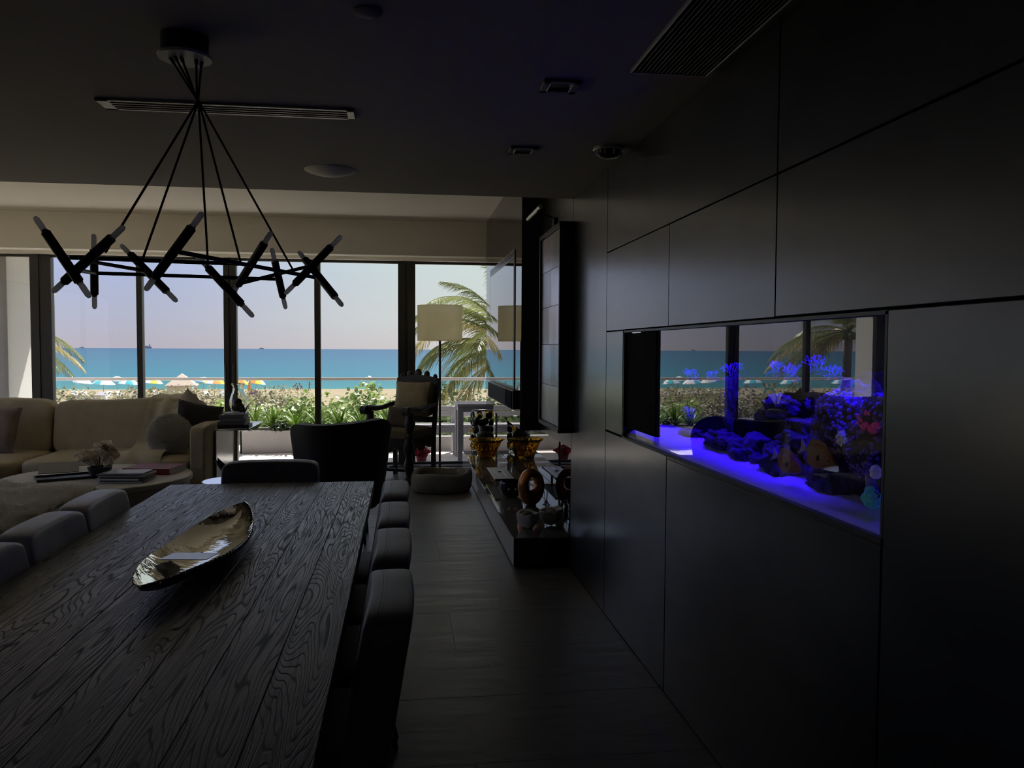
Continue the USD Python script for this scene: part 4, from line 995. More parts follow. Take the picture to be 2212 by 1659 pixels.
# ------------------------------------------------------------------ ottoman and its fur throw
m_ott = M('grey_ottoman_leather', (.42, .42, .42), .55, var=.1, vscale=6)
ot = thing('ottoman', 'long low grey ottoman under the fur throw beside the dining chairs', 'ottoman')
OX0, OX1, OY0, OY1, OZ = -3.75, -2.14, 4.15, 5.93, .50
obj('body', T(soft(OX1 - OX0, OY1 - OY0, OZ - .06, 26, 16), ((OX0 + OX1) / 2, (OY0 + OY1) / 2, .06 + (OZ - .06) / 2)), m_ott, ot)
for x in (OX0 + .12, OX1 - .12):
    for y in (OY0 + .12, OY1 - .12): obj('foot', cyl((x, y, 0), (x, y, .075), .025, 14), m_leg, ot)
m_fleece = M('ivory_fleece', (.88, .84, .74), .95, spec=.1, sheen_weight=1.0)
n, k = 200, 190; P = np.zeros((n, k, 3))
for i, s in enumerate(np.linspace(0, 1, n)):
    for j, q in enumerate(np.linspace(0, 1, k)):
        x, y = OX0 - .02 + (OX1 + .006 - OX0 + .02) * s, OY0 - .03 + (OY1 + .035 - OY0 + .03) * q
        ex, ey = max(0, x - (OX1 - .015)) , max(0, max(y - (OY1 - .015), (OY0 + .015) - y))
        P[i, j] = (x + 0, y, OZ + .026 - ex * 1.1 - ey * 1.1)
hh_ = (meshkit.fbm(P * [3.2, 3.2, 0], 3, 5) - .42) * .12
P[..., 2] += (np.clip(hh_, -.012, .09) + .045 * np.exp(-((P[..., 0] + 2.75) ** 2 + (P[..., 1] - 5.2) ** 2) / .25)) * np.clip((OX1 - P[..., 0]) / .25, .0, 1) * np.clip((OY1 - P[..., 1]) / .12, .25, 1)
P[..., 2] += (meshkit.fbm(P * [15, 15, 0], 3, 8) - .5) * .050 + (meshkit.noise(P * [42, 42, 0], 4) - .5) * .022
ft = thing('fur_throw', 'thick ivory shaggy fur throw spread over the grey ottoman', 'throw')
fm = sheet(P, .022)
obj('hide', fm, m_fleece, ft, smooth=60)
fur('pile', ft, m_fleece, fm, 60000, .042, .0026, 15, droop=.45, mask=lambda p, nr: (nr[:, 2] > .35) & (p[:, 0] > -3.3) & (p[:, 1] > 4.4), tangle=.9)

# ------------------------------------------------------------------ aquarium in the panel wall
aq = thing('aquarium', 'wide built-in aquarium glowing blue in the dark panel wall', 'aquarium')
GX = XW + .020; BX = GX + .26; AP = 3.56
m_sand = M('aragonite_sand', (.80, .80, .84), .9, spec=.1, bump=.004, bscale=110)
m_aqpane = pane_mat('aquarium_glass', .10, power=4.2)
m_trimk = M('tank_trim', (.008, .008, .011), .4)
obj('front_glass', (np.array([[GX, A0, AZ0], [GX, AP, AZ0], [GX, AP, AZ1], [GX, A0, AZ1]]), np.array([[0, 3, 2], [0, 2, 1]])), m_aqpane, aq, smooth=False)
obj('front_glass', (np.array([[GX, AP, AZ0], [GX, A1, AZ0], [GX, A1, AZ0 + .045], [GX, AP, AZ0 + .045]]), np.array([[0, 3, 2], [0, 2, 1]])), m_aqpane, aq, smooth=False)
obj('overflow_panel', cbox(GX - .004, GX + .022, AP, A1, AZ0 + .047, AZ1, .001), m_gap, aq, label='black end panel of the tank')
obj('back_panel', cbox(BX, BX + .012, A0 - .1, A1 + .04, AZ0 - .02, 1.76, 0), m_gold, aq)
obj('side_panel', cbox(GX + .006, BX, A0 - .11, A0 - .10, AZ0 - .02, 1.76, 0), m_gold, aq)
obj('side_panel', cbox(GX + .006, BX, A1 + .02, A1 + .032, AZ0 - .02, 1.76, 0), m_gold, aq)
obj('floor_panel', cbox(GX - .015, BX, A0 - .1, A1 + .04, AZ0 - .028, AZ0 - .014, 0), m_gold, aq)
obj('hood', cbox(GX - .01, BX, A0 - .1, A1 + .04, 1.75, 1.762, 0), m_gold, aq)
obj('trim_rail', cat(cbox(XW + .002, GX, A0, A1, AZ1 - .010, AZ1 + .002, .001), cbox(XW - .002, GX, A0, A1, AZ0 - .012, AZ0, .001), cbox(XW + .002, GX + .004, A0, A0 + .012, AZ0, AZ1, .001), cbox(XW + .002, GX, A1 - .012, A1, AZ0, AZ1, .001)), m_trimk, aq)
obj('lower_track', cat(cbox(XW + .003, XW + .018, A0 + .02, A1, AZ0 - .030, AZ0 - .022, .001), cbox(XW - .0015, XW + .004, A0, 3.34, AZ0 - .024, AZ0 - .018, .0008)), m_frame, aq)
obj('light_strip', cbox(XW + .008, XW + .016, 3.80, 3.92, AZ1 - .014, AZ1 - .011, .0005), glow('strip_glow', (.8, .85, 1), .6), aq, label='thin lit strip under the tank header')
gx, gy = np.linspace(GX + .004, BX - .004, 14), np.linspace(A0 - .09, A1 + .015, 90)
P = np.zeros((14, 90, 3))
for i, x in enumerate(gx):
    for j, y in enumerate(gy): P[i, j] = (x, y, AZ0 + .004 + .052 * min(1, (x - GX) / .11) ** .8)
P[..., 2] += (meshkit.fbm(P * [7, 5, 0], 4, 9) - .5) * .028 * np.clip((P[..., 0] - GX) / .05, 0, 1) + (meshkit.noise(P * 55, 3) - .5) * .006
lo = P.copy(); lo[..., 2] = AZ0 - .012
obj('sand_bed', trimesh.Trimesh(*(lambda a, b: (np.vstack([a.reshape(-1, 3), b.reshape(-1, 3)]), np.array(
    [[i * 90 + j, (i + 1) * 90 + j, (i + 1) * 90 + j + 1] for i in range(13) for j in range(89)] + [[i * 90 + j, (i + 1) * 90 + j + 1, i * 90 + j + 1] for i in range(13) for j in range(89)] +
    [[j, j + 1, 1260 + j] for j in range(89)] + [[j + 1, 1260 + j + 1, 1260 + j] for j in range(89)])))(P, lo), process=False), m_sand, aq, smooth=60)
L = UsdLux.RectLight.Define(stage, aq + '/tank_lamp')
L.CreateWidthAttr(.15); L.CreateHeightAttr(A1 - A0 - .1); L.CreateIntensityAttr(60.0); L.CreateColorAttr(Gf.Vec3f(.030, .004, 1.0))
L.AddTranslateOp().Set(Gf.Vec3d(GX + .125, (A0 + A1) / 2 - .03, 1.735))

for i in range(10):                                           # unseen louver added under the lamp to keep its light in the tank
    obj('louver_fin', cbox(GX + .044 + i * .018, GX + .0455 + i * .018, A0 - .09, A1 + .03, 1.612, 1.715, 0), m_gap, aq)
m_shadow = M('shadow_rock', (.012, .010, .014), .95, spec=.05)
m_rock = M('live_rock', (.055, .04, .085), .9, var=.95, vscale=22, bump=.008, bscale=40)
rocks = [(1815, 1000, .10, (.7, 1.6, 1.5)), (1880, 985, .11, (.6, 1.3, 1.8)), (1745, 945, .075, (.8, 1.8, .8)), (1705, 1000, .085, (.8, 1.8, .9)), (1630, 985, .085, (.8, 1.9, .8)), (1850, 900, .09, (.7, 1.4, 1.1)), (1565, 955, .07, (.8, 2.2, .6)), (1800, 1060, .075, (.9, 2.0, .5)),
         (1583, 870, .05, (.8, .9, 2.4)), (1690, 880, .055, (.8, 1.8, .8)), (1495, 940, .05, (.8, 2.2, .6))]
rl_ = ['large dark rock in the right half of the tank under the corals', 'tall dark rock at the right end of the tank', 'flat dark rock ledge above the orange fish', 'low dark rock behind the smaller orange fish', 'broad low dark rock in the middle of the tank', 'upper dark rock carrying the pink coral', 'long low dark rock left of the tank centre', 'flat dark rock just above the sand at the right', 'slender dark rock pillar beneath the blue coral tips', 'dark rock arch below the blue branching corals', 'small dark rock near the left end of the sand']
for i, (px, py, r, s) in enumerate(rocks):
    c = atx(px, py, 1.285 + .012 * (i % 3))
    t = thing('reef_rock', rl_[i], 'rock', c)
    obj('stone', blob(r, 4, .55, 2.2, i + 20, s), m_rock, t, smooth=True)
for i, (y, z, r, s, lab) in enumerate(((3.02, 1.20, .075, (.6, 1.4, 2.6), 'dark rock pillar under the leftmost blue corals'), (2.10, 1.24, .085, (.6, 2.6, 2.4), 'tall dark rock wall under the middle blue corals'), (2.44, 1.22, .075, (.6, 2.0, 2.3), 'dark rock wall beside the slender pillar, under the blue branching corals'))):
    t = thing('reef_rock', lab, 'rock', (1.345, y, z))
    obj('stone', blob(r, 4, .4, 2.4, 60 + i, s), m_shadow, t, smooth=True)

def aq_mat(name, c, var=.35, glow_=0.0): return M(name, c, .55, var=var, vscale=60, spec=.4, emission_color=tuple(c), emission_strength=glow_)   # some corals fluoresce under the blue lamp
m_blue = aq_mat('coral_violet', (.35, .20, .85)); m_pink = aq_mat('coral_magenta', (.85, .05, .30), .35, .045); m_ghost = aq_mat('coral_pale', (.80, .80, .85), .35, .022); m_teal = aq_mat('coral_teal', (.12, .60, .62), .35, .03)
def branch(seed, h, n0=5, r=.006):
    g_ = np.random.default_rng(seed); out = []
    def grow(p, d, ln, rad, lev):
        q = p + d * ln
        out.append(tube([p, (p + q) / 2 + g_.normal(0, ln * .06, 3), q], [rad, rad * .85, rad * .7], 6))
        if lev:
            for _ in range(g_.integers(2, 4)):
                nd = d + g_.normal(0, .55, 3); nd[2] += .2; nd /= np.linalg.norm(nd)
                grow(q, nd, ln * g_.uniform(.55, .8), rad * .72, lev - 1)
        else: out.append(T(trimesh.creation.icosphere(1, rad * 1.15), q))
    for _ in range(n0):
        d = np.array([g_.normal(0, .5), g_.normal(0, .6), 1.0]); d /= np.linalg.norm(d)
        grow(np.array([g_.normal(0, .01), g_.normal(0, .015), 0]), d, h * .38, r, 3)
    return cat(out)
def coral(name, label, px, py, x, mesh, mat, base=True, size=.03):
    t = thing(name, label, 'coral', atx(px, py, x))
    if isinstance(mesh, tuple): obj('reef_base', mesh[0], m_rock, t, smooth=True); mesh, base = mesh[1], False
    obj('branches' if name == 'branching_coral' else 'polyps', mesh, mat, t, smooth=True, kind=None if name == 'branching_coral' else 'stuff')
    if base: obj('base', blob(size, 2, .4, 2, 77, (1.2, 1.5, .7)), m_rock, t)
for i, (px, py, h, lab) in enumerate(((1498, 800, .085, 'blue branching coral at the far left of the tank, in front of the reflected sea'), (1542, 800, .06, 'small blue branching coral between the leftmost coral and the dark post reflection'), (1588, 795, .10, 'blue branching coral on the slender rock pillar'), (1672, 790, .075, 'blue branching coral left of the middle of the tank top'), (1712, 800, .09, 'large blue branching coral above the dark rock arch'),
                                      (1768, 785, .085, 'blue branching coral in front of the reflected thin post'), (1806, 800, .07, 'blue branching coral overlapping the reflected palm'), (1826, 870, .07, 'blue branching coral on the shoulder of the right-hand reef'), (1492, 880, .07, 'faint blue branching coral over the reflected planter'), (1762, 862, .05, 'small blue branching coral near the reflected cushions'))):
    coral('branching_coral', lab, px, py + 20, 1.33, branch(40 + i, h * .72, 6, .0030), m_blue, True, .022)
def knobs(seed, n, R, r, flat=.6):
    g_ = np.random.default_rng(seed)
    bs = blob(R * .62, 3, .4, 2.2, seed + 90, (.6, 1.25, flat + .25))
    pts, _ = trimesh.sample.sample_surface(bs, n, seed=seed)
    return bs, cat(*[T(blob(r * g_.uniform(.6, 1.25), 2, .15, 2, k), q) for k, q in enumerate(pts)])
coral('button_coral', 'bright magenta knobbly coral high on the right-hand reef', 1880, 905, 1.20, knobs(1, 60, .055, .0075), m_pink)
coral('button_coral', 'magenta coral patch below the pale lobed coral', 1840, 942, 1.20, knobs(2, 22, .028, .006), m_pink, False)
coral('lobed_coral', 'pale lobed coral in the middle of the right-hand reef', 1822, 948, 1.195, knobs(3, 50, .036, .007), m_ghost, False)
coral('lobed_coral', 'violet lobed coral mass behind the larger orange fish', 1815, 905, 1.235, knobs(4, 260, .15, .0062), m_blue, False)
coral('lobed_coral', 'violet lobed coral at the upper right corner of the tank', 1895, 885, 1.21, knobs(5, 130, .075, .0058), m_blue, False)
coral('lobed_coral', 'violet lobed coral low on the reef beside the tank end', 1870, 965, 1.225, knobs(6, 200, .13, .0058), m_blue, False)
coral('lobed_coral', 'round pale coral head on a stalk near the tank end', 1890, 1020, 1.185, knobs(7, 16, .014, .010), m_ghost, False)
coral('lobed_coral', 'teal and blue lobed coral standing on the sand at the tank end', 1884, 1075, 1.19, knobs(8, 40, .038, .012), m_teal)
c = atx(1888, 1050, 1.21); 
t = thing('tube_sponge', 'blue leaning tube sponge between the coral head and the teal coral', 'sponge', c)
obj('tube', tube([(0, .035, .055), (0, .02, .02), (0, 0, -.03)], [.008, .012, .017], 14), m_blue, t)

# fish
m_tang = M('tang_orange', (.42, .17, .03), .5, var=.2, vscale=30); m_tangblue = M('tang_blue', (.18, .14, .75), .45, var=.3, vscale=40)
m_fin = M('fin_pale', (.55, .50, .85), .5); m_eye = M('fish_eye', (.004, .004, .006), .15)
def fish(label, mat, px, py, x, ln, rz, ry, spot=True):
    t = thing('reef_fish', label, 'fish', atx(px, py, x), rz=rz, ry=ry)
    st_ = [(-.50, .035, .010), (-.44, .05, .02), (-.32, .17, .05), (-.12, .25, .075), (.10, .255, .085), (.28, .20, .08), (.40, .115, .055), (.485, .045, .028), (.50, .012, .01)]
    V, F_ = [], []; nn = 16
    for s, hh, ww in st_:
        for q in range(nn):
            a = 2 * PI * q / nn; V.append((s * ln, ww * ln * math.cos(a), hh * ln * math.sin(a) - (.02 * ln if s > .3 else 0)))
    for i in range(len(st_) - 1):
        for q in range(nn): a, b = i * nn + q, i * nn + (q + 1) % nn; F_ += [[a, a + nn, b], [b, a + nn, b + nn]]
    V += [(-.5 * ln, 0, 0), (.505 * ln, 0, -.02 * ln)]; e0 = len(V) - 2
    for q in range(nn): F_ += [[e0, q, (q + 1) % nn], [e0 + 1, (len(st_) - 1) * nn + (q + 1) % nn, (len(st_) - 1) * nn + q]]
    m = trimesh.Trimesh(V, F_, process=False); m.fix_normals()
    obj('body', m, mat, t, smooth=True)
    sc_ = lambda P: [(a * ln, b * ln) for a, b in P]
    obj('tail_fin', prism(sc_([(-.48, .05), (-.66, .19), (-.61, .0), (-.66, -.19), (-.48, -.05)]), .004 * 1), m_fin, t)
    obj('dorsal_fin', prism(sc_([(.22, .20), (.10, .31), (-.12, .335), (-.36, .27), (-.43, .07), (-.2, .2), (0, .23)]), .003), mat, t)
    obj('anal_fin', prism(sc_([(.12, -.21), (-.10, -.325), (-.34, -.27), (-.43, -.07), (-.2, -.19)]), .003), mat, t)
    for s in (-1, 1):
        obj('pectoral_fin', T(prism(sc_([(.16, -.02), (.02, .05), (-.03, -.02), (.02, -.09)]), .002), (0, s * .088 * ln, 0), rz=-s * 10), m_fin if not spot else M('fin_dark', (.05, .02, .01), .5) if not stage.GetPrimAtPath('/World/Looks/fin_dark') else '/World/Looks/fin_dark', t)
        obj('eye', T(trimesh.creation.icosphere(2, .02 * ln), (.335 * ln, s * .062 * ln, .03 * ln)), m_eye, t)
fish('orange disc-shaped fish with blue tail edge, the one lower and left of the two', m_tang, 1704, 1000, 1.19, .118, -76, 16)
fish('larger orange disc-shaped fish just right of the other, above the sand', m_tang, 1772, 986, 1.185, .135, -78, 14)
fish('dark blue fish swimming upward behind the larger orange fish', m_tangblue, 1787, 963, 1.23, .125, -80, -62, False)

# ------------------------------------------------------------------ outdoors: planter, furniture
m_planter = M('planter_render', (.36, .34, .33), .85, var=.05, vscale=4)
m_soil = M('dark_mulch', (.03, .022, .015), .95, bump=.01, bscale=60)
pt = thing('long_planter', 'long low taupe planter box on the balcony by the railing', 'planter')
PX0, PX1, PY0, PY1, PZ = -2.28, -.02, 11.74, 12.22, .32
obj('box', cat(cbox(PX0, PX1, PY0, PY0 + .03, -.004, PZ, .006), cbox(PX0, PX1, PY1 - .03, PY1, -.004, PZ, .006), cbox(PX0, PX0 + .03, PY0, PY1, -.004, PZ, .006), cbox(PX1 - .03, PX1, PY0, PY1, -.004, PZ, .006)), m_planter, pt)
obj('soil', cbox(PX0 + .03, PX1 - .03, PY0 + .03, PY1 - .03, 0, PZ - .03, 0), m_soil, pt)
m_brom = leaf_mat('bromeliad_leaf', (.17, .30, .045), .38, .35, .25, 6)
m_broml = leaf_mat('bromeliad_light', (.30, .42, .10), .38, .35, .2, 6)
gb = np.random.default_rng(5)
bl = ['spiky green bromeliad at the sofa end of the planter', 'spiky green bromeliad second in the planter, behind the vase', 'spiky green bromeliad in the planter left of the slim post', 'broad spiky bromeliad in the planter just left of the post', 'spiky bromeliad in the planter right of the post above the tub chair', 'spiky bromeliad in the planter behind the carved chair arm', 'spiky bromeliad at the end of the planter behind the carved armchair']
for i, x in enumerate((-2.12, -1.87, -1.53, -1.22, -.92, -.60, -.22)):
    t = thing('bromeliad', bl[i], 'plant', (x, 11.96 + .05 * math.sin(i * 2), PZ - .03), group='bromeliads in the long planter')
    for q in range(26):
        up = 1.42 - .95 * (q % 9) / 9 - gb.uniform(0, .15)
        obj('leaf', blade(gb.uniform(.30, .44), gb.uniform(.030, .045), up, q * 2.399 + gb.uniform(-.2, .2), gb.uniform(.25, .6), 9, .002, .02, fold=.3), m_brom if q % 3 else m_broml, t, smooth=60)
m_shrub = leaf_mat('dark_shrub_leaf', (.045, .075, .03), .25, .5, .4, 20)
def leafball(n, radii, size, seed, ratio=.8, shell=.55, tip=False):
    """Loose leaves through a crown, as folded lozenges."""
    g_ = np.random.default_rng(seed)
    d = g_.normal(0, 1, (n, 3)); d /= np.linalg.norm(d, axis=1, keepdims=True)
    rad = g_.uniform(shell, 1.0, (n, 1)) * (1 + .5 * (meshkit.noise(d * 2.2 + seed, seed)[:, None] - .5))
    c = d * rad * np.array(radii)
    nrm = d + g_.normal(0, .55, (n, 3)) + [0, 0, .35]; nrm /= np.linalg.norm(nrm, axis=1, keepdims=True)
    a = np.cross(nrm, g_.normal(0, 1, (n, 3))); a /= np.linalg.norm(a, axis=1, keepdims=True); b = np.cross(nrm, a)
    s = size * g_.uniform(.6, 1.25, (n, 1))
    k = 6; V = []
    for q in range(k):
        t_ = 2 * PI * q / k
        V.append(c + s * (math.cos(t_) * a + ratio * math.sin(t_) * b) + nrm * s * .18 * abs(math.sin(t_)))
    V = np.stack(V, 1).reshape(-1, 3)
    F_ = (np.arange(n)[:, None, None] * k + np.array([[0, 1, 2], [0, 2, 3], [0, 3, 4], [0, 4, 5]])[None]).reshape(-1, 3)
    return trimesh.Trimesh(V, F_, process=False)
for i, (x, y, lab) in enumerate(((-1.36, 11.84, 'low dark rounded shrub between bromeliads, left of the post'), (-.78, 11.86, 'low dark rounded shrub at the foot of the bromeliads right of the post'), (-1.75, 11.83, 'low trailing dark shrub at the front edge of the planter'))):
    t = thing('dark_shrub', lab, 'shrub', (x, y, PZ + .02))
    obj('foliage', leafball(500, (.13, .10, .10), .020, 60 + i), m_shrub, t, kind='stuff')
    for q in range(4): obj('stem', cyl((0, 0, -.05), (.07 * math.cos(q * 1.7), .06 * math.sin(q * 1.7), .06), .004, 6), m_soil, t)
structure('trim', cbox(.02, 4.0, 11.80, 12.0, -.02, .20, .006), m_planter, label='low rendered kerb at the outer edge of the balcony', cat='kerb')
m_out = M('grey_white_aluminium', (.52, .50, .52), .5)
ou = thing('outdoor_table', 'pale square-legged outdoor table on the balcony', 'table', (0, 0, 0))
obj('table_top', cbox(.715, 2.2, 10.62, 11.22, .725, .762, .004), m_out, ou)
obj('apron', cat(cbox(.735, 2.18, 10.64, 10.68, .655, .725, .003), cbox(.735, .775, 10.68, 11.16, .655, .725, .003), cbox(.735, 2.18, 11.16, 11.20, .655, .725, .003)), m_out, ou)
for x in (.722, 2.12):
    for y in (10.63, 11.13): obj('leg', cbox(x, x + .075, y, y + .075, -.004, .725, .003), m_out, ou)
ob = thing('outdoor_bench', 'pale low outdoor bench with a slatted back behind the table', 'bench', (0, 0, 0))
for i in range(3): obj('seat_slat', cbox(.06, 1.62, 11.28 + i * .135, 11.405 + i * .135, .385, .42, .004), m_out, ob)
obj('front_rail', cbox(.06, 1.62, 11.28, 11.31, .315, .385, .003), m_out, ob)
for z0 in (.52, .60): obj('back_slat', cbox(.06, 1.62, 11.655, 11.685, z0, z0 + .065, .004), m_out, ob)
for x in (.065, .70, 1.55):
    obj('leg', cbox(x, x + .065, 11.285, 11.35, -.004, .385, .003), m_out, ob); obj('leg', cbox(x, x + .065, 11.64, 11.69, -.004, .66, .003), m_out, ob)
m_red = leaf_mat('red_bract', (.42, .02, .045), .3, .5, .2, 20)
rp = thing('red_plant', 'bushy red-leaved plant on the balcony floor behind the carved chair', 'plant', (.245, 10.72, 0))
obj('pot', lathe([(0, 0), (.06, 0), (.075, .06), (.068, .06), (.055, .01), (0, .01)], 28), M('red_pot', (.25, .02, .03), .5), rp)
obj('foliage', T(leafball(420, (.11, .09, .075), .022, 71), (0, 0, .115)), m_red, rp, kind='stuff')
for q in range(5): obj('twig', cyl((0, 0, .05), (.09 * math.cos(q * 1.9 + .5), .05 * math.sin(q * 1.9), .24 - .03 * (q % 2)), .003, 5), m_soil, rp)

# ------------------------------------------------------------------ hedge, dune, palms
m_beach = M('beach_sand', (.27, .225, .145), .95, spec=.1, var=.10, vscale=.25, world=True, bump=.05, bscale=2.0)
gx = np.linspace(-160, 160, 81); gy = np.r_[-14, -6, 0, 6, 12.9, np.linspace(14, 60, 24), np.linspace(64, 150, 40)]
P = np.zeros((81, len(gy), 3))
for j, y in enumerate(gy):
    for i, x in enumerate(gx):
        z = np.interp(y, [12, 16, 40, 62, 88, 122, 150], [-1.4, -1.5, -2.3, -3.3, -4.35, -4.72, -5.6])
        P[i, j] = (x, y, z)
P[..., 2] += (meshkit.fbm(P * [.12, .12, 0], 3, 4) - .5) * .35 * np.clip((115 - P[..., 1]) / 40, 0, 1)
nx, ny = P.shape[:2]
fc = np.array([[i * ny + j, (i + 1) * ny + j, (i + 1) * ny + j + 1] for i in range(nx - 1) for j in range(ny - 1)] + [[i * ny + j, (i + 1) * ny + j + 1, i * ny + j + 1] for i in range(nx - 1) for j in range(ny - 1)])
structure('beach', (P.reshape(-1, 3), fc), m_beach, label='pale sand beach sloping down to the sea', cat='beach', smooth=True)
m_sea = usdkit.material(stage, '/World/Looks/sea_water', {
    'g': ('geometry', {}), 's': ('separate_xyz', {}), 'mr': ('map_range', {'from_min': 118., 'from_max': 1500., 'to_min': 0., 'to_max': 1., 'clamp': True}), 'pw': ('math', {'math_type': 'power', 'value2': .42}),
    'r': ('rgb_ramp', {'ramp': [(0, (.055, .185, .148)), (.16, (.034, .135, .145)), (.30, (.030, .108, .145)), (.55, (.032, .09, .135)), (1, (.032, .078, .128))]}),
    'mp': ('mapping', {'scale': (.05, .35, 1)}), 'n': ('noise_texture', {'scale': 1.0, 'detail': 5.0}), 'b': ('bump', {'distance': .5, 'strength': .4}),
    'd': ('diffuse_bsdf', {}), 'gl': ('glossy_bsdf', {'roughness': .45, 'color': (.55, .60, .75)}), 'm': ('mix_closure', {'fac': .06})},
    [('g.position', 's.vector'), ('s.y', 'mr.value'), ('mr.result', 'pw.value1'), ('pw.value', 'r.fac'), ('r.color', 'd.color'), ('g.position', 'mp.vector'), ('mp.vector', 'n.vector'), ('n.fac', 'b.height'), ('b.normal', 'd.normal'), ('b.normal', 'gl.normal'), ('d.BSDF', 'm.closure1'), ('gl.BSDF', 'm.closure2')], surface='m.closure')
structure('sea', (np.array([[-3800, 116, -4.85], [3800, 116, -4.85], [3800, 3650, -4.85], [-3800, 3650, -4.85]], float), np.array([[0, 1, 2], [0, 2, 3]])), m_sea, label='calm turquoise sea deepening to blue at the horizon', cat='sea', smooth=False)

m_grape = leaf_mat('sea_grape_leaf', (.25, .34, .10), .35, .4, .35, 3.0)
m_scrub = leaf_mat('dune_scrub_leaf', (.27, .255, .135), .35, .6, .3, 2.0)
m_green = leaf_mat('bush_leaf', (.17, .26, .09), .35, .5, .3, 2.0)
m_stem = M('woody_stem', (.10, .075, .05), .9)
def bush(name, label, catg, x, y, z, radii, n, size, seed, mat, group=None):
    t = thing(name, label, catg, (x, y, z), group=group)
    obj('foliage', leafball(n, radii, size, seed, .9, .25), mat, t, kind='stuff')
    g_ = np.random.default_rng(seed)
    for q in range(5):
        e = g_.normal(0, .35, 3) * radii; e[2] = abs(e[2]) * .5
        obj('stem', tube(curve([(g_.normal(0, .08), g_.normal(0, .08), -radii[2] * 1.02), e * .4 - [0, 0, radii[2] * .4], e], 7), [.035, .03, .027, .022, .018, .014, .01], 6), m_stem, t)
hd_ = [(-2.20, 13.9, .50, 'low sea-grape bush beyond the left end of the planter'), (-1.12, 13.7, .58, 'low sea-grape bush close behind the bromeliads, left of the post'), (-.12, 13.8, .62, 'low sea-grape bush close behind the bromeliads, right of the post'), (.80, 13.6, .45, 'low sea-grape bush behind the carved armchair'), (-2.75, 14.6, .55, 'sea-grape bush outside the railing behind the hurricane vase'), (-1.65, 14.2, .72, 'sea-grape bush beyond the planter, left of the slim post'), (-.62, 14.7, .92, 'tall sea-grape bush beyond the planter, directly behind the slim post'), (.32, 14.2, .80, 'sea-grape bush beyond the planter, left of the carved armchair'), (1.30, 14.4, .50, 'sea-grape bush behind the outdoor bench')]
for i, (x, y, top, lab) in enumerate(hd_):
    hz = (top + 1.5) / 2
    bush('sea_grape_bush', lab, 'bush', x, y, -1.5 + hz, (.95, .75, hz), 6500, .042, 80 + i, m_grape)
sc_ = [(-4.6, 16.5, .68, 1.3, 'olive scrub bush just beyond the railing behind the sofa cushions'), (-3.2, 17.5, .60, 1.2, 'olive scrub bush beyond the railing right of the slim window post'), (-6.1, 24.0, .36, 1.6, 'dune scrub in front of the white beach hut'), (-8.2, 27.0, .22, 1.7, 'dune scrub left of the slim window post'), (-3.9, 26.0, .28, 1.6, 'dune scrub right of the beach hut'), (-7.2, 19.0, .58, 1.2, 'grey-green dune scrub seen through the window bay behind the sofa'), (-9.8, 20.5, .50, 1.3, 'dune scrub farther left beyond the balcony wall'), (-6.8, 14.9, .66, 1.1, 'dune scrub beside the end of the balcony wall')]
for i, (x, y, top, w, lab) in enumerate(sc_):
    gz = float(np.interp(y, [12, 16, 40, 62], [-1.4, -1.5, -2.3, -3.3])); hz = (top - gz) / 2
    bush('dune_scrub', lab, 'bush', x, y, gz + hz, (w, w * .8, hz), 11000, .036, 100 + i, m_scrub)
bush('round_bush', 'rounded bright green bush at the foot of the left-hand palm', 'bush', -8.9, 22.5, -.85, (1.5, 1.3, 1.1), 5000, .045, 130, m_green)
bush('round_bush', 'grey-green bush mass beyond the railing behind the floor lamp', 'bush', 1.5, 19.0, -.55, (2.2, 1.6, 1.15), 9000, .045, 131, leaf_mat('hazy_leaf', (.15, .20, .10), .3, .6, .25, 1.5))
bush('round_bush', 'green bush below the palm behind the outdoor table', 'bush', 2.6, 15.0, -.40, (1.2, .9, 1.1), 4500, .036, 132, m_grape)

m_frond = leaf_mat('palm_leaflet', (.22, .245, .085), .45, .30, .3, 2.5)
m_frondy = leaf_mat('dry_palm_leaflet', (.50, .42, .18), .45, .35, .25, 2.5)
m_trunk = M('palm_trunk', (.17, .14, .11), .9, var=.3, vscale=8, stretch=(1, 1, 6), bump=.01, bscale=20)
def frond(length, az, el, droop, seed, n=105, leaf=.55):
    """One feather leaf: a tapering rachis with drooping leaflets in two rows."""
    g_ = np.random.default_rng(seed)
    s = np.linspace(0, 1, 24); a = el - droop * s ** 1.35
    ds = length / 23
    x = np.r_[0, np.cumsum(np.cos(a[:-1]) * ds)]; z = np.r_[0, np.cumsum(np.sin(a[:-1]) * ds)]
    R = np.c_[x, np.zeros(24), z]
    ms = [tube(R, .020 * (1 - s) ** .8 + .003, 6)]
    V, F_ = [], []
    for sd_ in (-1, 1):
        for q in np.linspace(.12, .995, n):
            p = np.array([np.interp(q, s, R[:, 0]), 0, np.interp(q, s, R[:, 2])]); ang = np.interp(q, s, a)
            ln = leaf * (math.sin(PI * (.16 + .80 * q)) ** .7) * g_.uniform(.85, 1.1)
            f_ = np.array([math.cos(ang), 0, math.sin(ang)]); up = np.array([-math.sin(ang), 0, math.cos(ang)])
            d0 = f_ * (.55 + .3 * q) + np.array([0, sd_, 0]) * .85 + up * g_.uniform(.0, .30); d0 /= np.linalg.norm(d0)
            wv = f_ * .0065 + up * .003
            base = len(V); pp = p.copy()
            for t_, w in ((0, .6), (.35, 1.0), (.7, .7), (1, .05)):
                c = p + d0 * ln * t_ - np.array([0, 0, 1]) * ln * .55 * t_ ** 2
                V += [c - wv * w, c + wv * w]
            for r_ in range(3): b = base + 2 * r_; F_ += [[b, b + 1, b + 3], [b, b + 3, b + 2]]
    ms.append(trimesh.Trimesh(V, F_, process=False))
    m = cat(ms); m.apply_transform(trimesh.transformations.rotation_matrix(az, [0, 0, 1]))
    return m
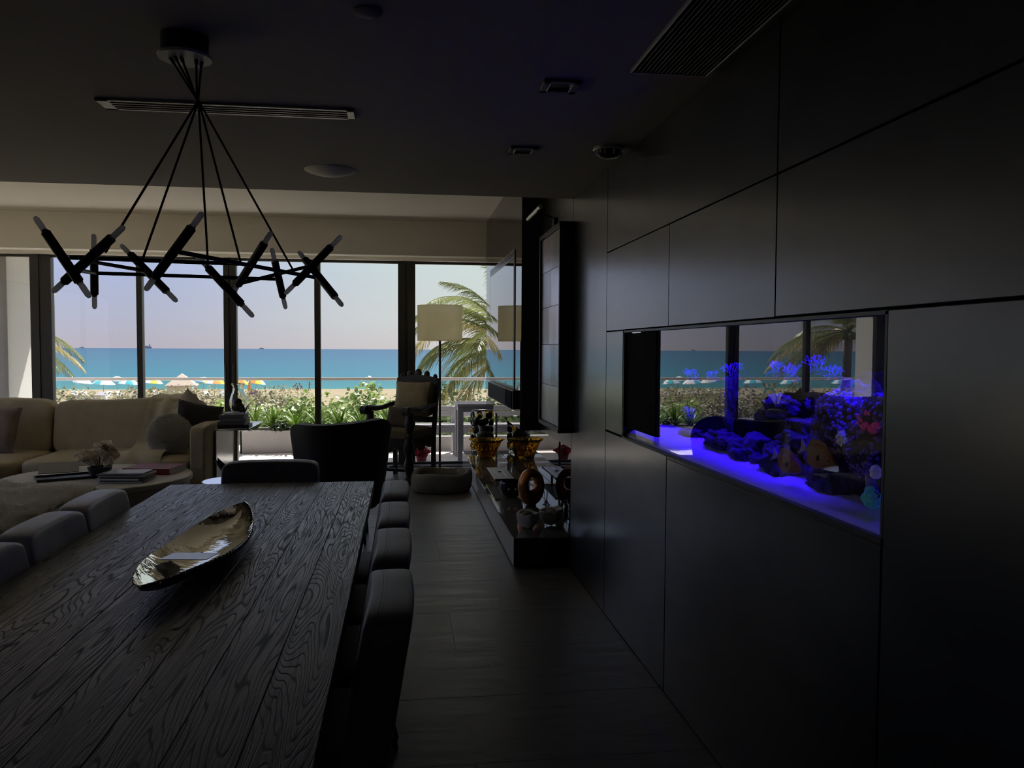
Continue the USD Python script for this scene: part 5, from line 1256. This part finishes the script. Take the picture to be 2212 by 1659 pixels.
def palm(label, x, y, ztop, zbot, fronds, seed):
    t = thing('palm_tree', label, 'palm tree', (x, y, 0))
    obj('trunk', tube(curve([(.10, .1, zbot), (.05, .05, (zbot + ztop) / 2), (0, 0, ztop)], 20), np.linspace(.16, .11, 20) + .006 * np.sin(np.arange(20) * 3), 14), m_trunk, t)
    for i, (az, el, dr, ln, dry) in enumerate(fronds):
        obj('frond', T(frond(ln, math.radians(az), math.radians(el), math.radians(dr), seed + i), (0, 0, ztop)), m_frondy if dry else m_frond, t, smooth=False)
    g_ = np.random.default_rng(seed)
    for i in range(4): obj('coconut', T(blob(.10, 2, .08, 2, i, (1, 1, 1.15)), (.16 * math.cos(i * 1.6), .16 * math.sin(i * 1.6), ztop - .14)), '/World/Looks/bush_leaf', t)
palm('coconut palm outside the right-hand window behind the floor lamp', 2.0, 14.9, 1.42, -1.6, [(182, 62, 105, 2.2, 0), (170, 30, 100, 2.0, 0), (200, 45, 115, 2.3, 1), (95, 80, 60, 2.3, 0), (150, 72, 70, 2.1, 0), (215, 10, 85, 1.8, 0), (165, -8, 70, 1.7, 1), (240, 40, 110, 1.9, 0), (30, 50, 90, 2.2, 0), (-20, 35, 100, 2.2, 0), (300, 50, 100, 2.0, 0), (60, 30, 90, 2.1, 0), (176, 50, 100, 2.2, 0), (188, 22, 95, 2.1, 0), (160, 58, 95, 2.2, 0), (210, 65, 95, 2.2, 0), (185, 85, 35, 2.0, 0), (200, -25, 50, 1.6, 1), (130, 20, 90, 2.0, 0)], 300)
palm('coconut palm at the left whose frond tips show beside the window jamb', -10.6, 22.0, 2.05, -2.0, [(0, 4, 60, 2.75, 0), (12, -6, 50, 2.7, 1), (-15, -4, 60, 2.6, 0), (60, 60, 90, 2.5, 0), (5, -16, 40, 2.6, 0), (-5, -30, 30, 2.5, 0), (65, 20, 100, 2.6, 0), (-25, 48, 90, 2.6, 0), (80, 45, 100, 2.3, 0), (120, 60, 90, 2.3, 0), (160, 35, 100, 2.3, 0), (200, 60, 95, 2.3, 0), (240, 40, 95, 2.2, 0), (-45, 55, 95, 2.2, 0), (-70, 25, 90, 2.0, 0), (10, 75, 70, 2.2, 0), (100, 15, 80, 2.0, 1), (180, 80, 50, 2.2, 0), (0, -15, 50, 1.4, 1)], 340)

# ------------------------------------------------------------------ the beach: umbrellas, loungers, hut, people, ships
def gz_at(y): return float(np.interp(y, [12, 16, 40, 62, 88, 122, 150], [-1.4, -1.5, -2.3, -3.3, -4.35, -4.72, -5.6]))
def cm(name, c): return M(name, c, .8, spec=.1)
UC = {'white': cm('canvas_white', (.80, .80, .80)), 'teal': cm('canvas_teal', (.10, .50, .55)), 'yellow': cm('canvas_yellow', (.85, .72, .10)), 'orange': cm('canvas_orange', (.85, .36, .10)), 'purple': cm('canvas_purple', (.16, .09, .13)), 'sky': cm('canvas_pale_blue', (.50, .65, .75))}
m_umpole = M('umbrella_pole', (.5, .47, .42), .5)
def umbrella(label, px, y, w, colors, tilt=0, x=None, group=None):
    x = aty(px, 830, y)[0] if x is None else x
    t = thing('beach_umbrella', label, 'umbrella', (x, y, gz_at(y) - .05), ry=tilt, group=group)
    obj('pole', cyl((0, 0, 0), (0, 0, 2.25), .03, 8), m_umpole, t)
    for i in range(8):
        a0, a1 = 2 * PI * i / 8, 2 * PI * (i + 1) / 8
        G = np.zeros((4, 6, 3))
        for q, a in enumerate(np.linspace(a0, a1, 4)):
            for j, s in enumerate(np.linspace(0.02, 1, 6)):
                G[q, j] = (w / 2 * s * math.cos(a), w / 2 * s * math.sin(a), 2.25 - .62 * s ** 2.2 - .0)
        obj('canopy_panel', sheet(G, .012), UC[colors[i % len(colors)]], t, smooth=50)
    obj('finial', T(trimesh.creation.icosphere(1, .05), (0, 0, 2.28)), m_umpole, t)
    return x
ux = []
for px, y, w, c, tl, lab in ((174, 106, 2.2, ['white'], 8, 'plain white beach umbrella beside the left palm frond'), (222, 100, 2.5, ['white', 'white', 'teal'], 4, 'white beach umbrella with teal panels, second from the left window jamb'), (253, 112, 2.2, ['white', 'sky'], 0, 'pale beach umbrella half hidden behind a teal one'), (275, 101, 2.4, ['teal', 'white'], 5, 'teal and white beach umbrella just left of the slim window post'),
                        (328, 104, 2.3, ['yellow', 'white', 'white'], 5, 'yellow and white beach umbrella just right of the slim window post'), (437, 110, 2.2, ['white', 'sky'], 8, 'pale blue umbrella peeking out beside the beach hut'), (463, 102, 2.6, ['orange', 'yellow', 'white'], 3, 'orange, yellow and white beach umbrella left of the wide window post'), (514, 104, 2.0, ['orange', 'yellow'], 10, 'orange umbrella at the edge of the wide window post above the vase'), (550, 103, 2.2, ['yellow', 'white', 'orange'], 8, 'yellow and white beach umbrella right of the hurricane vase')):
    ux.append((umbrella(lab, px, y, w, c, tl), y))
for i, (x, y) in enumerate(((-44.5, 103), (-48.2, 100), (-51.8, 104), (-56.0, 101), (-60.5, 103))):
    umbrella('teal and white beach umbrella, %s from the left in the aquarium reflection' % ('first', 'second', 'third', 'fourth', 'last')[i], 0, y, 2.5, ['teal', 'white'], 4, x=x, group='umbrellas mirrored in the aquarium')
t = thing('closed_umbrella', 'closed orange and white beach umbrella standing behind the hurricane vase', 'umbrella', (aty(536, 836, 101)[0], 101, gz_at(101) - .05), ry=6)
obj('pole', cyl((0, 0, 0), (0, 0, 2.4), .03, 8), m_umpole, t)
obj('furled_canvas', lathe([(0, .7), (.16, .75), (.20, 1.1), (.12, 1.7), (.05, 2.3), (0, 2.35)], 12), UC['orange'], t)
t = thing('beach_tent', 'low dark purple beach shelter on the sand right of the vase', 'tent', (aty(549, 845, 100)[0], 100, gz_at(100) - .05))
V = [(-.75, -.6, 0), (.75, -.6, 0), (.85, .6, 0), (-.75, .6, 0), (-.35, .1, 1.05), (.30, .1, .85)]
obj('canvas', hull(V), UC['purple'], t); obj('ground_sheet', cbox(-.95, 1.0, -.9, .7, .0, .03, .005), UC['white'], t)
m_loung = M('lounger_frame', (.30, .24, .19), .7)
lg = None
for i, (px, y) in enumerate(((160, 99), (186, 97), (212, 95), (236, 96), (262, 97), (286, 96), (338, 98), (452, 97), (476, 97))):
    loc = (aty(px, 840, y)[0], y, gz_at(y) - .04)
    lab = 'low beach lounger ' + ('under the plain white umbrella, left of the taupe low wall', 'just behind the left end of the taupe low wall', 'below the left edge of the white and teal umbrella', 'below the right edge of the white and teal umbrella', 'below the teal umbrella, left of its pole', 'just left of the slim window post behind the sofa', 'below the yellow umbrella right of the slim window post', 'right beside the beach hut, under the pale blue umbrella', 'below the orange and yellow umbrella left of the wide post')[i]
    if lg is None:
        lg = thing('beach_lounger', lab, 'lounger', loc, rz=18, group='loungers on the sand below the umbrellas')
        obj('seat', cbox(-.32, .32, -.9, .45, .28, .36, .01), m_loung, lg)
        obj('backrest', T(cbox(-.32, .32, 0, .75, -.03, .04, .01), (0, .42, .33), rx=48), UC['white'], lg)
        for sx in (-.28, .28):
            for sy in (-.8, .35): obj('leg', cbox(sx - .03, sx + .03, sy - .03, sy + .03, 0, .29, .004), m_loung, lg)
    else: dup(lg, loc, rz=18 + 25 * math.sin(i * 2.1), label=lab)
m_hut = M('hut_boards', (.62, .54, .42), .85); m_hroof = M('hut_roof', (.62, .50, .38), .9); m_hw = M('hut_white', (.8, .78, .74), .7)
yh = 84.0; hx = aty(393, 830, yh)[0]; hg = gz_at(yh) - .1
t = thing('beach_hut', 'small cream beach hut with a pyramid roof among the umbrellas', 'hut', (hx, yh, hg), rz=8)
obj('wall', cat(cbox(-1.25, .75, -1.1, 1.1, 0, 1.95, .02)), m_hut, t)
obj('floor', cbox(-1.4, 1.45, -1.3, 1.3, -.1, .12, .01), m_hw, t)
obj('roof', hull([(-1.45, -1.4, 1.92), (1.45, -1.4, 1.92), (1.45, 1.4, 1.92), (-1.45, 1.4, 1.92), (-1.45, -1.4, 2.0), (1.45, -1.4, 2.0), (1.45, 1.4, 2.0), (-1.45, 1.4, 2.0), (-.0, -.05, 3.15), (.05, .05, 3.15)]), m_hroof, t)
for x, y in ((1.25, -1.1), (1.25, 1.1), (.80, -1.15)): obj('post', cbox(x - .07, x + .07, y - .07, y + .07, .1, 1.94, .01), m_hw if y < 0 else m_hut, t)
obj('fence', cbox(-2.2, -1.9, -1.3, 1.3, 0, .5, .01), m_hw, t)
yb = 90.5; bx = aty(192, 856, yb)[0]
t = thing('beach_block', 'low taupe and white wall on the sand before the umbrellas', 'block', (bx, yb, gz_at(yb) - .1))  # a low wall on the sand with a white end
obj('block', cbox(-1.78, 1.25, -.3, .3, 0, .85, .01), M('taupe_wall', (.46, .40, .37), .9), t); obj('end_block', cbox(1.25, 1.78, -.32, .3, 0, .88, .01), m_hw, t)

from manifold3d import Manifold
def figure(pose, height):
    """A person as one smooth body: joints (x, y, z) and radii in units of height, bones hulled between them."""
    bones = [('pelvis', 'chest'), ('chest', 'neck'), ('neck', 'head'), ('chest', 'shl'), ('chest', 'shr'), ('shl', 'ell'), ('ell', 'hal'), ('shr', 'elr'), ('elr', 'har'), ('pelvis', 'hil'), ('pelvis', 'hir'), ('hil', 'knl'), ('knl', 'fol'), ('hir', 'knr'), ('knr', 'for'), ('fol', 'tol'), ('for', 'tor')]
    rad = dict(pelvis=.075, chest=.085, neck=.033, head=.066, shl=.04, shr=.04, ell=.025, elr=.025, hal=.022, har=.022, hil=.058, hir=.058, knl=.038, knr=.038, fol=.027, tol=.022, tor=.022); rad['for'] = .027
    S = lambda j: Manifold.sphere(rad[j], 12).translate(tuple(float(c) for c in pose[j]))
    m = Manifold()
    for a, b in bones: m = m + Manifold.batch_hull([S(a), S(b)])
    v = m.to_mesh(); t = trimesh.Trimesh(v.vert_properties[:, :3] * height, v.tri_verts, process=True)
    trimesh.smoothing.filter_taubin(t, iterations=4)
    return t
def pose_of(lean=0., stride=.1, arms=(.1, .1), crouch=0., sit=False):
    p = {}
    hipz = .50 - crouch * .22
    if sit: hipz = .09
    L_ = lambda z: lean * (z - hipz)
    p['pelvis'] = (0, 0, hipz); p['chest'] = (0, -L_(hipz + .25), hipz + .25 * math.cos(lean * .7)); cz = p['chest'][2]; cy_ = p['chest'][1]
    p['neck'] = (0, cy_ * 1.4, cz + .10); p['head'] = (0, cy_ * 1.75 - .01, cz + .20)
    for s, n_, a in ((-1, 'l', arms[0]), (1, 'r', arms[1])):
        p['sh' + n_] = (s * .10, cy_ * 1.1, cz + .04); p['el' + n_] = (s * (.12 + .08 * a), cy_ - .06 - .10 * a, cz - .12 + .14 * a); p['ha' + n_] = (s * (.11 + .10 * a), cy_ - .14 - .14 * a, cz - .22 + .30 * a)
        p['hi' + n_] = (s * .05, 0, hipz - .02)
        if sit: p['kn' + n_] = (s * .07, -.20, .24); p['fo' + n_] = (s * .07, -.34, .04); p['to' + n_] = (s * .07, -.41, .03)
        else:
            k = s * stride; p['kn' + n_] = (s * .055, -.03 + k * .6 - crouch * .12, .275 - crouch * .04); p['fo' + n_] = (s * .06, k, .035); p['to' + n_] = (s * .065, k - .075, .022)
    return p
m_skin = M('tanned_skin', (.32, .17, .11), .6); m_hair = M('dark_hair', (.03, .02, .015), .7)
ppl = [(634, 828, 118.6, 'bending person in dark swim shorts at the water edge, first of three', pose_of(.9, .14, (.2, .3), .2), 1.12, (.05, .05, .06), 70), (652, 828, 119.2, 'stooping person in blue swimwear at the water edge, middle of three', pose_of(.8, .12, (.6, .2), .3), 1.12, (.05, .12, .18), -60), (668, 827, 118.9, 'upright person in light red swimwear at the water edge, last of three', pose_of(.15, .18, (.3, .8), .05), 1.2, (.45, .12, .10), 60),
       (643, 835, 117, 'person in dark clothes sitting on the sand before the three bathers', pose_of(.1, .1, (.1, .1), 0, True), 1.15, (.04, .035, .035), 10), (810, 834, 118.2, 'lone person in dark clothes sitting by the water, left of the carved armchair', pose_of(.1, .1, (.1, .1), 0, True), 1.25, (.05, .045, .05), 160)]
for i, (px, py, y, lab, po, hgt, col, rz) in enumerate(ppl):
    t = thing('person', lab, 'person', (aty(px, py, y)[0], y, gz_at(y) + .05), rz=rz)
    obj('body', figure(po, hgt), m_skin, t, smooth=True)
    h_ = np.array(po['head']); pv = np.array(po['pelvis'])
    obj('hair', T(trimesh.creation.icosphere(2, .072 * hgt), (h_ + [0, .012, .014]) * hgt), m_hair, t)
    obj('swimwear', T(blob(.092 * hgt, 2, .05, 2, i, (1.05, .95, .85)), (pv - [0, 0, .015]) * hgt), M('swim_%d' % i, col, .8), t)
def ship(label, px, w, h, yy, cab):
    p = aty(px, 751, yy)
    t = thing('ship', label, 'ship', (p[0], yy, -4.9), s=1)
    obj('hull', prism([(-w / 2, 0), (w / 2 * .9, 0), (w / 2, h * .45), (-w / 2 * 1.02, h * .45)], w * .14), M('ship_hull_%d' % px, (.36, .33, .36), .8), t)
    obj('superstructure', cat(*[cbox(w * a, w * b, -w * .05, w * .05, h * .44, h * c, 0) for a, b, c in cab]), M('ship_house_%d' % px, (.45, .42, .45), .8), t)
ship('cargo ship on the horizon right of the slim window post', 317, 40, 17, 3500, [(.25, .38, 1.0), (-.4, .2, .62), (.33, .345, 1.25)])
ship('tiny boat on the horizon near the left window jamb', 177, 20, 6, 3500, [(-.1, .2, 1.0)])
ship('tiny boat on the horizon above the hurricane vase', 565, 20, 6, 3500, [(-.1, .15, 1.0)])
